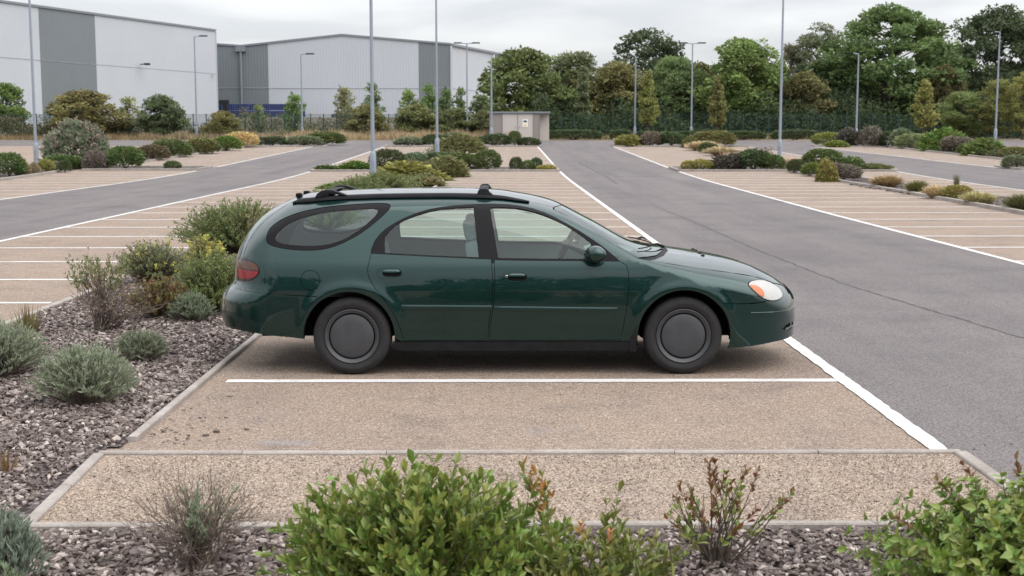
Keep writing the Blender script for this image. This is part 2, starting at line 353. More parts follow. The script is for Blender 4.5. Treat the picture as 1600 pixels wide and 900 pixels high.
K('back kerb of the near right island', [(8.6, 67), (13.85, 67)]); K('kerb along the far part of the right bed', [(13.85, 67.1), (14.0, 103)]); K('outer back kerb of the right island', [(15.25, 67), (19.0, 67), ]); K('outer kerb along the far part of the right bed', [(15.25, 67.1), (15.25, 103)])
K('kerb in front of the far right island', [(8.75, 105.4), (8.75, 103), (19.3, 103)])
K('kerb along the left bed', [(-20.2, 38), (-20.5, 53), (-21.25, 64.4)]); K('kerb of the left island', [(-20.6, 64.4), (-15, 64.4), (-14.95, 67.6), (-20.4, 67.7)]); K('kerb along the far left hedge row', [(-20.4, 67.8), (-19.75, 103), (-14.1, 103), (-14.1, 105.4)])
K('kerb along the far right border', [(29.6, 66), (29.65, 75), (30.0, 101.9), (24.8, 101.9), (24.75, 105)]); K('kerb of the island at the right edge', [(29.6, 65), (25.75, 65), (25.75, 68.3), (29.5, 68.3)])
K('kerb along the far edge of the cross road', [(-70, 120.6), (70, 120.6)], .08)
# slate chips
def chip_mat():
    m, nt, p, o = new_mat('slate_chip')
    t = nd(nt, 'ShaderNodeAttribute', attribute_name='tint').outputs['Fac']; r = nt.nodes.new('ShaderNodeObjectInfo').outputs['Random']
    f = nd(nt, 'ShaderNodeMath', {0: nd(nt, 'ShaderNodeMath', {0: t, 1: r}, operation='ADD').outputs[0]}, operation='FRACT').outputs[0]
    c = ramp(nt, f, [(0, (.068, .048, .041)), (.38, (.142, .110, .098)), (.70, (.232, .188, .168)), (.90, (.36, .305, .275)), (1, (.52, .45, .405))])
    n = noise(nt, objco(nt), 60, 4, .6); c = mixc(nt, 1, c, ramp(nt, n, [(.3, (.75, .73, .72)), (.65, (1, 1, 1))]), 'MULTIPLY')
    nt.links.new(c, p.inputs['Base Color']); p.inputs['Roughness'].default_value = .7; bump(nt, n, .3, .003, p); return m
M['chip'] = chip_mat()
def chip_templates(k=7):
    out = []
    for i in range(k):
        n = 6; a = np.sort(rng.uniform(0, 2*np.pi, n)*.35+np.arange(n)*2*np.pi/n*1.0); r = rng.uniform(.6, 1.1, n)
        x, y = np.cos(a)*r, np.sin(a)*r*rng.uniform(.45, .8); th = rng.uniform(.12, .26)
        top = np.stack([x*.88, y*.86, th+rng.normal(0, .05, n)], 1); bot = np.stack([x, y, -th+rng.normal(0, .04, n)], 1)
        V = np.concatenate([top, bot, [[0, 0, th+.03], [0, 0, -th]]]); q = np.arange(n); q1 = (q+1) % n
        F = np.concatenate([np.stack([q, q1, np.full(n, 12)], 1), np.stack([q1+6, q+6, np.full(n, 13)], 1), np.stack([q, q+6, q1+6], 1), np.stack([q, q1+6, q1], 1)])
        out.append((V, F))
    return out
CHIPS = chip_templates()
def rot_mats(yaw, tx, ty):
    cz, sz, cx, sx, cy, sy = np.cos(yaw), np.sin(yaw), np.cos(tx), np.sin(tx), np.cos(ty), np.sin(ty); o, l = np.zeros_like(yaw), np.ones_like(yaw)
    Rz = np.stack([np.stack([cz, -sz, o], -1), np.stack([sz, cz, o], -1), np.stack([o, o, l], -1)], -2)
    Rx = np.stack([np.stack([l, o, o], -1), np.stack([o, cx, -sx], -1), np.stack([o, sx, cx], -1)], -2)
    Ry = np.stack([np.stack([cy, o, sy], -1), np.stack([o, l, o], -1), np.stack([-sy, o, cy], -1)], -2)
    return Rz@Rx@Ry
def scatter_chips(name, X, Y, size, parent, z=.012, tilt=.35, pile=.03, mat='chip'):
    n = len(X); R = rot_mats(rng.uniform(0, 6.28, n), rng.normal(0, tilt, n), rng.normal(0, tilt, n)); sz = size*rng.lognormal(0, .28, n); zz = gz(Y)+z+rng.uniform(0, pile, n)
    Vs, Fs, T, b = [], [], [], 0; kk = rng.integers(0, len(CHIPS), n); tt = rng.uniform(0, 1, n)
    for k, (V, F) in enumerate(CHIPS):
        s = kk == k; m = s.sum()
        if not m: continue
        P = np.einsum('nij,vj->nvi', R[s], V)*sz[s][:, None, None]+np.stack([X[s], Y[s], zz[s]], -1)[:, None]
        Vs.append(P.reshape(-1, 3)); Fs.append((F[None]+(np.arange(m)*len(V))[:, None, None]+b).reshape(-1, 3)); T.append(np.repeat(tt[s], len(V))); b += m*len(V)
    o = link(name, np_mesh(name, np.concatenate(Vs), [np.concatenate(Fs)], M[mat], attrs={'tint': np.concatenate(T)}), parent)
    o['kind'] = 'stuff'; return o
def area(x0, x1, y0, y1, dens): n = int((x1-x0)*(y1-y0)*dens); return rng.uniform(x0, x1, n), rng.uniform(y0, y1, n)
def cat(*a): return np.concatenate([q[0] for q in a]), np.concatenate([q[1] for q in a])
X, Y = cat(area(-3.4, 2.8, 5.0, 6.39, 2000)); scatter_chips('slate_chips', X, Y, .0225, front_bed)
X, Y = area(-5.1, -2.56, 6.4, 8.25, 1700); scatter_chips('slate_chips', X, Y, .023, side_bed)
X, Y = cat(area(-5.1, -2.48, 8.25, 11, 1500), area(-5.1, -2.48, 11, 15.5, 900), area(-5.1, -2.48, 15.5, 24, 420)); scatter_chips('slate_chips', X, Y, .0255, slate_bed)
X, Y = area(13.0, 14.9, 27, 50, 30); scatter_chips('slate_chips', X, Y, .06, None, pile=.04).name = 'slate_chips'
ch_me = [np_mesh('slate_chip', V, [F], M['chip'], attrs={'tint': np.full(len(V), .1*i)}) for i, (V, F) in enumerate(CHIPS)]
for i in range(300):
    x, y = random.uniform(-2.9, 2.75), random.uniform(5.72, 6.36)
    o = link('slate_chip', ch_me[i % len(ch_me)], front_bed, (x, y, .045+random.uniform(0, .014))); s = random.uniform(.02, .036)
    o.scale = (s, s, s*.9); o.rotation_euler = (random.gauss(0, .3), random.gauss(0, .3), random.uniform(0, 6.28))
# chips kicked out on to the bay, and loose stones
n = 60; X = -2.34+np.abs(rng.normal(0, .32, n)); Y = rng.normal(8.75, .45, n); s = (Y > 8.2) & (X > -2.38); scatter_chips('spilled_chips', X[s], Y[s], .017, lot, .004, .15, .004)
n = 260; X = rng.uniform(-2.3, 2.7, n); Y = rng.uniform(8.2, 10.4, n); scatter_chips('loose_stones', X, Y, .006, lot, .003, .3, .003)
X, Y = area(-2.40, 2.80, 6.48, 7.95, 1700); o = scatter_chips('loose_stones', X, Y, .0062, strip, .018, .5, .004, 'strip')
n = 14; X = rng.uniform(3.0, 3.5, n); Y = rng.uniform(6.9, 8.3, n); scatter_chips('white_pebbles', X, Y, .010, main_road, .006, .3, .003)
# ------------------------------------------------------------------ the estate car (local x forward, y to its left, origin on the ground between the wheels)
def pchip(xs, ys):
    xs = np.array(xs, float); ys = np.array(ys, float)
    h = np.diff(xs); d = np.diff(ys)/h
    m = np.zeros_like(ys); m[0] = d[0]; m[-1] = d[-1]
    for i in range(1, len(xs)-1):
        if d[i-1]*d[i] > 0:
            w1 = 2*h[i]+h[i-1]; w2 = h[i]+2*h[i-1]
            m[i] = (w1+w2)/(w1/d[i-1]+w2/d[i])
    def f(x):
        x = np.clip(np.asarray(x, float), xs[0], xs[-1])
        i = np.clip(np.searchsorted(xs, x)-1, 0, len(xs)-2)
        t = (x-xs[i])/h[i]
        return ((2*t**3-3*t**2+1)*ys[i]+(t**3-2*t**2+t)*h[i]*m[i]+(-2*t**3+3*t**2)*ys[i+1]+(t**3-t**2)*h[i]*m[i+1])
    return f

WHEEL_X = (-1.383, 1.379); WHEEL_R = .325
f_w = pchip([.10,.18,.25,.33,.45,.58,.70,.80,.88,.93,.97,1.05,1.15,1.25,1.35,1.45,1.6],
            [.878,.893,.902,.911,.922,.928,.926,.915,.90,.885,.868,.832,.785,.735,.68,.62,.52])
f_top = pchip([-2.66,-2.60,-2.54,-2.495,-2.47,-2.38,-2.245,-2.065,-1.95,-1.82,-1.45,-1.07,-.6,-.18,.03,.24,.365,.62,1.08,1.20,1.28,1.45,1.72,2.02,2.185,2.33,2.43,2.52],
              [.58,.66,.70,.76,.94,1.127,1.282,1.392,1.443,1.479,1.502,1.515,1.52,1.506,1.476,1.433,1.391,1.266,1.036,1.008,.998,.972,.929,.859,.79,.705,.62,.5])
f_r = pchip([-2.6,-2.3,-1.9,-1.5,.2,.6,1.0,1.25,1.6,2.0,2.4],[.26,.28,.2,.15,.14,.13,.12,.15,.21,.24,.28])
f_xf = pchip([.1,.2,.28,.36,.46,.54,.62,.70,.80,1.2],[2.44,2.455,2.463,2.469,2.474,2.476,2.474,2.48,2.51,2.6])
f_xr = pchip([.1,.25,.35,.5,.6,.66,.71,.76,.95,1.1,1.3,1.5],[-2.38,-2.535,-2.58,-2.615,-2.61,-2.565,-2.505,-2.48,-2.475,-2.46,-2.43,-2.36])
LF, LR = .85, .50
def S(x, z):
    x = np.asarray(x, float); z = np.asarray(z, float)
    zt = f_top(x); r = f_r(x); zs = zt-r
    yb = f_w(z)*(1-.05*np.clip((-x-1.2)/1.2, 0, 1.3)**2)
    for wx in WHEEL_X:
        d = np.hypot(x-wx, z-WHEEL_R)
        yb = yb+.016*np.exp(-((d-.41)/.055)**2)*np.clip((z-.2)/.2, 0, 1)
    yb = yb+.035*np.clip((.46-z)/.26, 0, 1)*np.clip((x-1.65)/.3, 0, 1)
    t = (z-zs)/r; ct = np.where(t < 1, (1-np.clip(t, 0, 1)**2)**(1/2.7), 0)
    xf = f_xf(z); tf = (x-(xf-LF))/LF; cf = (1-np.clip(tf, 0, 1)**2.2)**(1/2.3)
    xr = f_xr(z); tr = ((xr+LR)-x)/LR; cr = (1-np.clip(tr, 0, 1)**2.2)**(1/2.5)
    s = yb*ct*cf*cr
    out = np.maximum(np.maximum(t-1, tf-1), tr-1)
    return np.where(out > 0, -out, s)
def bisect(fn, lo, hi, n=42):
    lo = np.array(lo, float); hi = np.array(hi, float)
    for _ in range(n):
        m = (lo+hi)/2; ins = fn(m)
        lo = np.where(ins, m, lo); hi = np.where(ins, hi, m)
    return (lo+hi)/2
def P_side(u, v):                       # chart (x, z), the side nearer to -y
    return np.stack([u, -np.maximum(S(u, v), 0), v], -1)
def P_top(u, v):                        # chart (x, y)
    z = bisect(lambda z: S(u, z) > np.abs(v), np.full(np.shape(u), .5), np.full(np.shape(u), 1.6))
    return np.stack([u, v, z], -1)
AX_F, AX_R = 1.35, -1.35
def P_nose(u, v):                       # chart (angle about an upright axis, z)
    c, s = np.cos(u), np.sin(u)
    d = bisect(lambda d: S(AX_F+c*d, v) > np.abs(s*d), np.full(np.shape(u), .3), np.full(np.shape(u), 2.))
    return np.stack([AX_F+c*d, s*d, v], -1)
def P_tail(u, v):
    c, s = np.cos(u), np.sin(u)
    d = bisect(lambda d: S(AX_R-c*d, v) > np.abs(s*d), np.full(np.shape(u), .2), np.full(np.shape(u), 2.))
    return np.stack([AX_R-c*d, s*d, v], -1)

def paint():
    m, nt, p, o = new_mat('car_paint'); co = objco(nt)
    n = noise(nt, co, 900, 2); c = ramp(nt, n, [(.3, (.0033, .0245, .0215)), (.7, (.005, .035, .031))])
    d = noise(nt, co, 3, 5, .6)
    nt.links.new(c, p.inputs['Base Color']); p.inputs['Metallic'].default_value = .7; p.inputs['Specular IOR Level'].default_value = .3
    nt.links.new(ramp(nt, d, [(.35, (.33,)*3), (.7, (.40,)*3)]), p.inputs['Roughness'])
    p.inputs['Coat Weight'].default_value = 1; nt.links.new(ramp(nt, d, [(.3, (.01,)*3), (.75, (.035,)*3)]), p.inputs['Coat Roughness']); p.inputs['Coat IOR'].default_value = 1.47
    w = noise(nt, co, 2.2, 2); bump(nt, w, .035, .02, p)
    b = p.inputs['Normal'].links[0].from_socket; nt.links.new(b, p.inputs['Coat Normal'])
    return m
M['paint'] = paint()
M['trim'] = plain('black_trim', (.009, .0085, .0095), .5, var=.15, scale=8, spec=.12)
M['plastic'] = plain('grey_black_plastic', (.014, .014, .016), .6, var=.2, scale=12, spec=.15)
M['shell'] = plain('dark_inner_shell', (.008, .008, .009), .9, spec=.05)
M['tyre'] = plain('tyre_rubber', (.017, .016, .017), .85, var=.25, scale=14)
M['rim'] = plain('grey_steel_rim', (.055, .057, .062), .45, .35, var=.15, scale=10)
M['cover'] = plain('matt_grey_wheel_cover', (.05, .051, .056), .55, .15, var=.14, scale=9)
M['cabin'] = plain('grey_cabin_cloth', (.22, .26, .26), .9, var=.12, scale=20)
M['cabin_lifted'] = plain('lifted_cabin_plastic', (.20, .25, .25), .7)  # blue-green lift in this colour stands in for sky reflected in the windows
M['chrome'] = plain('bright_metal', (.6, .6, .6), .2, 1, var=.05)
def glass(name, tint, refl=1.0):
    m, nt, p, o = new_mat(name); nt.nodes.remove(p)
    t = nd(nt, 'ShaderNodeBsdfTransparent', {'Color': (*tint, 1)}); g = nd(nt, 'ShaderNodeBsdfGlossy', {'Color': (.92, .97, .96, 1), 'Roughness': .01})
    bf = nt.nodes.new('ShaderNodeNewGeometry').outputs['Backfacing']; io = nd(nt, 'ShaderNodeMapRange', {'Value': bf, 'To Min': 1.5, 'To Max': 1/1.5}); f = nd(nt, 'ShaderNodeFresnel', {'IOR': io.outputs[0]}); k = nd(nt, 'ShaderNodeMath', {0: f.outputs[0], 1: refl}, operation='MULTIPLY')
    mx = nd(nt, 'ShaderNodeMixShader', {0: k.outputs[0], 1: t.outputs[0], 2: g.outputs[0]}); nt.links.new(mx.outputs[0], o.inputs[0]); return m
M['glass'] = glass('green_tinted_glass', (.70, .845, .82), 1.25); M['windshield'] = glass('windshield_glass', (.66, .78, .73), 1.25)
def lens(name, col, rough=.08, em=None):
    m, nt, p, o = new_mat(name); co = objco(nt)
    w = nd(nt, 'ShaderNodeTexNoise', {'Vector': co, 'Scale': 14})
    c = mixc(nt, w.outputs['Fac'], tuple(c*.8 for c in col), col)
    nt.links.new(c, p.inputs['Base Color']); p.inputs['Roughness'].default_value = rough; p.inputs['Coat Weight'].default_value = .25; p.inputs['Specular IOR Level'].default_value = .3; p.inputs['Coat Roughness'].default_value = .02
    return m
M['lens_clear'] = lens('clear_lens', (.46, .455, .43)); M['lens_amber'] = lens('amber_lens', (.55, .14, .035)); M['lens_red'] = lens('red_lens', (.24, .006, .012)); M['lens_smoke'] = lens('smoked_amber_lens', (.10, .042, .022)); M['lens_dark'] = lens('dark_lens_surround', (.02, .012, .014))

def inpoly(P, poly):
    x, y = P[:, 0], P[:, 1]; r = np.zeros(len(P), bool); n = len(poly)
    for i in range(n):
        (x1, y1), (x2, y2) = poly[i], poly[(i+1) % n]
        c = (y1 > y) != (y2 > y)
        with np.errstate(divide='ignore', invalid='ignore'): r ^= c & (x < (x2-x1)*(y-y1)/(y2-y1)+x1)
    return r
def resample(poly, d, closed=True):
    poly = [np.array(p, float) for p in poly]; out = []; n = len(poly)
    for i in range(n if closed else n-1):
        a, b = poly[i], poly[(i+1) % n]; k = max(1, int(np.ceil(np.linalg.norm(b-a)/d)))
        out += [a+(b-a)*j/k for j in range(k)]
    if not closed: out.append(poly[-1])
    return np.array(out)
def smooth_poly(poly, it=2, closed=True):
    P = np.array(poly, float)
    for _ in range(it):
        if closed:
            Q = np.roll(P, -1, 0); P = np.stack([.75*P+.25*Q, .25*P+.75*Q], 1).reshape(-1, P.shape[1])
        else:
            a, b = P[:-1], P[1:]; m = np.stack([.75*a+.25*b, .25*a+.75*b], 1).reshape(-1, P.shape[1]); P = np.concatenate([P[:1], m[1:-1], P[-1:]])
    return P
def inset(poly, d):
    P = np.array(poly, float); A = np.roll(P, 1, 0); B = np.roll(P, -1, 0)
    t = B-A; t /= np.linalg.norm(t, axis=1)[:, None]+1e-12; nrm = np.stack([-t[:, 1], t[:, 0]], 1)
    ar = .5*np.sum(P[:, 0]*B[:, 1]-B[:, 0]*P[:, 1])
    return P+nrm*(d if ar > 0 else -d)
def circle(cx, cy, r, n=56, ry=None): return [(cx+r*math.cos(2*math.pi*i/n), cy+(ry or r)*math.sin(2*math.pi*i/n)) for i in range(n)]
def triangulate(polys, grid, bbox):
    pts, edges = [], []
    for p in polys:
        p = resample(p, grid*.9); b = len(pts); pts += [tuple(q) for q in p]; edges += [(b+i, b+(i+1) % len(p)) for i in range(len(p))]
    x0, x1, y0, y1 = bbox
    for i, x in enumerate(np.arange(x0, x1, grid)):
        for y in np.arange(y0+(grid/2 if i % 2 else 0), y1, grid): pts.append((x, y))
    v, _, f, *_ = delaunay_2d_cdt([Vector(p) for p in pts], edges, [], 0, 1e-5)
    return np.array([tuple(p) for p in v]), np.array([t for t in f if len(t) == 3])
def skin(name, chart, UV, T, mat, parent, off=0., rim=.012, mirror=False, both=False):
    """triangles of a chart become one skin piece with a folded edge; normals come from the body's own curvature"""
    used, inv = np.unique(T, return_inverse=True); T = inv.reshape(-1, 3); UV = UV[used]; u, v = UV[:, 0], UV[:, 1]; e = .0015
    P = chart(u, v); du = chart(u+e, v)-chart(u-e, v); dv = chart(u, v+e)-chart(u, v-e); Nn = np.cross(du, dv)
    Nn /= np.linalg.norm(Nn, axis=1)[:, None]+1e-12
    out = np.array([0, 0, 0.7]) if P[:, 2].mean() < 9 else 0
    c = np.array([np.clip(P[:, 0].mean(), -1.2, 1.2), 0, .6]); s = np.sign(np.sum((P-c)*Nn, 1).mean()); Nn *= s
    a, b, cc = P[T[:, 0]], P[T[:, 1]], P[T[:, 2]]; fn = np.cross(b-a, cc-a); flip = np.sum(fn*Nn[T[:, 0]], 1) < 0
    T = np.where(flip[:, None], T[:, ::-1], T)
    P = P+Nn*off
    E = np.concatenate([T[:, [0, 1]], T[:, [1, 2]], T[:, [2, 0]]]); key = np.sort(E, 1); k = key[:, 0].astype(np.int64)*len(P)+key[:, 1]
    _, idx, cnt = np.unique(k, return_index=True, return_counts=True); B = E[idx[cnt == 1]]
    n = len(P); faces = [T]; V = P; NV = [Nn[T].reshape(-1, 3)]
    if rim and len(B):
        V = np.concatenate([P, P, P-Nn*rim]); Q = np.stack([B[:, 1]+n, B[:, 0]+n, B[:, 0]+2*n, B[:, 1]+2*n], 1)
        qn = np.cross(V[Q[:, 1]]-V[Q[:, 0]], V[Q[:, 3]]-V[Q[:, 0]]); qn /= np.linalg.norm(qn, axis=1)[:, None]+1e-12
        faces.append(Q); NV.append(np.repeat(qn, 4, 0))
    NV = np.concatenate(NV)
    def build(V, faces, NV, nm):
        me = np_mesh(nm, V, faces, mat, True)
        if len(me.loops) == len(NV): me.normals_split_custom_set(NV.tolist())
        return link(nm, me, parent)
    r = []
    if not mirror or both: r.append(build(V, faces, NV, name))
    if mirror or both:
        k = np.array([1, -1, 1]); fs = [f[:, ::-1] for f in faces]; o = 0; NN = []
        for f in faces: c = f.size; NN.append(NV[o:o+c].reshape(len(f), f.shape[1], 3)[:, ::-1].reshape(-1, 3)); o += c
        r.append(build(V*k, fs, np.concatenate(NN)*k, name))
    return r if both else r[0]

car = tag(empty('estate_car', (.13, 11.65, 0)), 'dark green estate car with roof bars and plain grey wheel covers in the nearest bay', 'car')
XZ = lambda l: [(p[0], p[2]) for p in l]
QT = smooth_poly([(-2.108, 1.123), (-2.095, 1.195), (-2.060, 1.237), (-1.987, 1.287), (-1.903, 1.323), (-1.809, 1.352), (-1.696, 1.376), (-1.572, 1.394), (-1.429, 1.406), (-1.286, 1.415), (-1.19, 1.418), (-1.113, 1.417), (-1.078, 1.409), (-1.068, 1.390), (-1.089, 1.354), (-1.153, 1.294), (-1.236, 1.225), (-1.319, 1.166), (-1.412, 1.115), (-1.477, 1.085), (-1.552, 1.058), (-1.627, 1.042), (-1.693, 1.035), (-1.788, 1.034), (-1.883, 1.040), (-1.969, 1.052), (-2.047, 1.068), (-2.093, 1.090)])
QG = smooth_poly([(-2.031, 1.133), (-2.01, 1.174), (-1.969, 1.215), (-1.905, 1.257), (-1.83, 1.289), (-1.727, 1.321), (-1.614, 1.345), (-1.471, 1.359), (-1.328, 1.369), (-1.214, 1.374), (-1.18, 1.368), (-1.174, 1.349), (-1.201, 1.308), (-1.284, 1.234), (-1.385, 1.161), (-1.469, 1.118), (-1.553, 1.092), (-1.629, 1.079), (-1.695, 1.074), (-1.809, 1.075), (-1.914, 1.083), (-2.001, 1.101)])
RT = np.array([(-1.222, 1.010), (-1.224, 1.040), (-1.195, 1.114), (-1.152, 1.170), (-1.098, 1.218), (-1.021, 1.265), (-.944, 1.303), (-.847, 1.341), (-.749, 1.369), (-.651, 1.386), (-.553, 1.398), (-.425, 1.407), (-.296, 1.412), (-.217, .962), (-.43, .972), (-.741, .986), (-.975, .998)])
RG = np.array([(-1.104, 1.018), (-1.11, 1.095), (-1.108, 1.148), (-1.068, 1.199), (-1.021, 1.242), (-.944, 1.286), (-.846, 1.322), (-.749, 1.35), (-.651, 1.369), (-.513, 1.381), (-.375, 1.388), (-.327, .982), (-.547, .990), (-.839, 1.002)])
FT = np.array([(-.288, 1.412), (-.195, 1.412), (-.076, 1.407), (.023, 1.395), (.122, 1.375), (.22, 1.343), (.318, 1.301), (.415, 1.25), (.512, 1.195), (.608, 1.133), (.705, 1.068), (.781, 1.005), (.852, .945), (.604, .949), (.312, .951), (.02, .953), (-.208, .958)])
FG = np.array([(-.235, 1.382), (-.135, 1.384), (-.017, 1.380), (.072, 1.364), (.161, 1.342), (.249, 1.311), (.337, 1.272), (.424, 1.224), (.511, 1.169), (.607, 1.095), (.598, .968), (.312, .970), (.02, .973), (-.165, .977)])
FD = np.array([(-.200, .958), (-.194, .772), (-.206, .597), (-.23, .439), (-.242, .290), (.118, .290), (.509, .290), (.853, .292), (.878, .418), (.899, .547), (.914, .674), (.921, .762), (.916, .848), (.899, .920), (.852, .945)])
FD = np.concatenate([FT[:13], FD[::-1]])        # window frame over the lower door
RD = np.array([(-1.222, 1.010), (-1.24, .935), (-1.25, .879), (-1.234, .812), (-1.189, .739), (-1.127, .659), (-1.069, .581), (-1.012, .479), (-.979, .393), (-.954, .290), (-.744, .290), (-.451, .290), (-.252, .290), (-.242, .44), (-.218, .598), (-.206, .772), (-.219, .952)])
RD = np.concatenate([RT[:13][::-1], RD])
QDC = circle(-1.720, .797, .082, 36)
seam_pts = [(-2.335, .70), (-2.337, .80), (-2.330, .90), (-2.315, .974), (-2.285, 1.075), (-2.228, 1.177), (-2.150, 1.262), (-2.055, 1.340), (-1.965, 1.400)]
ROOF_Y = .50; rx = np.linspace(-1.88, .30, 28); roof_edge = P_top(rx, np.full_like(rx, ROOF_Y))
ws = np.array([(.30, .57), (.46, .625), (.615, .69), (.80, .785), (.92, .835), (.985, .858)]); ws3 = P_top(ws[:, 0], ws[:, 1])
hood_side = np.array([(1.06, .845), (1.18, .815), (1.5, .785), (1.8, .735), (2.0, .665), (2.12, .59)]); hs3 = P_top(hood_side[:, 0], hood_side[:, 1])
top_rear = np.array([(-2.352, .70)]+[(-2.1, .690), (-1.867, .673), (-1.66, .664)])
OUT = [tuple(p) for p in seam_pts]+[(p[0], p[2]) for p in roof_edge]+[(p[0], p[2]) for p in ws3]+[(p[0], p[2]) for p in hs3]
OUT += [(2.14, .70), (2.12, .612), (2.0, .600), (1.83, .598), (1.711, .605), (1.40, .5), (1.0, .285), (-.97, .285), (-1.4, .5), (-1.66, .664), (-1.867, .673), (-2.1, .690)]
FEN = [(.935, .30), (.935, .60), (.945, .76), (.94, .86), (.925, .93), (1.0, .945)]+[(p[0], p[2]) for p in hs3]+[(2.14, .70), (2.12, .612), (2.0, .600), (1.83, .598), (1.711, .605), (1.40, .5), (1.0, .285)]
ARF = circle(WHEEL_X[1], .33, .385, 64); ARR = circle(WHEEL_X[0]-.02, .325, .378, 64)
UV, T = triangulate([OUT, FEN, QT, QG, RT, RG, FT, FG, FD, inset(FD, .0045), RD, inset(RD, .0045), ARF, ARR, QDC, inset(QDC, .004), inset(QT, .004)], .028, (-2.42, 2.2, .28, 1.50))
C3 = UV[T].mean(1)
def I(p): return inpoly(C3, [tuple(q) for q in p])
inside = I(OUT) & ~I(ARF) & ~I(ARR)
r_ft, r_rt = I(FT), I(RT); r_fg, r_rg, r_qg, r_qt = I(FG), I(RG), I(QG), I(QT); door_f, door_r = I(FD), I(RD)
sel = {'front_window': r_fg, 'front_trim': r_ft & ~r_fg, 'rear_window': r_rg, 'rear_trim': r_rt & ~r_rg,
       'front_door': I(inset(FD, .0045)) & ~r_ft, 'rear_door': I(inset(RD, .0045)) & ~r_rt,
       'quarter_glass': r_qg, 'quarter_trim': I(inset(QT, .004)) & ~r_qg, 'fuel': I(inset(QDC, .004))}
fen = I(FEN) & inside & ~door_f
body_sel = inside & ~door_f & ~door_r & ~r_ft & ~r_rt & ~I(QT) & ~I(QDC) & ~fen
pil = body_sel & (C3[:, 0] > -.33) & (C3[:, 0] < -.18) & (C3[:, 1] > .93) & (C3[:, 1] < 1.41); body_sel &= ~pil
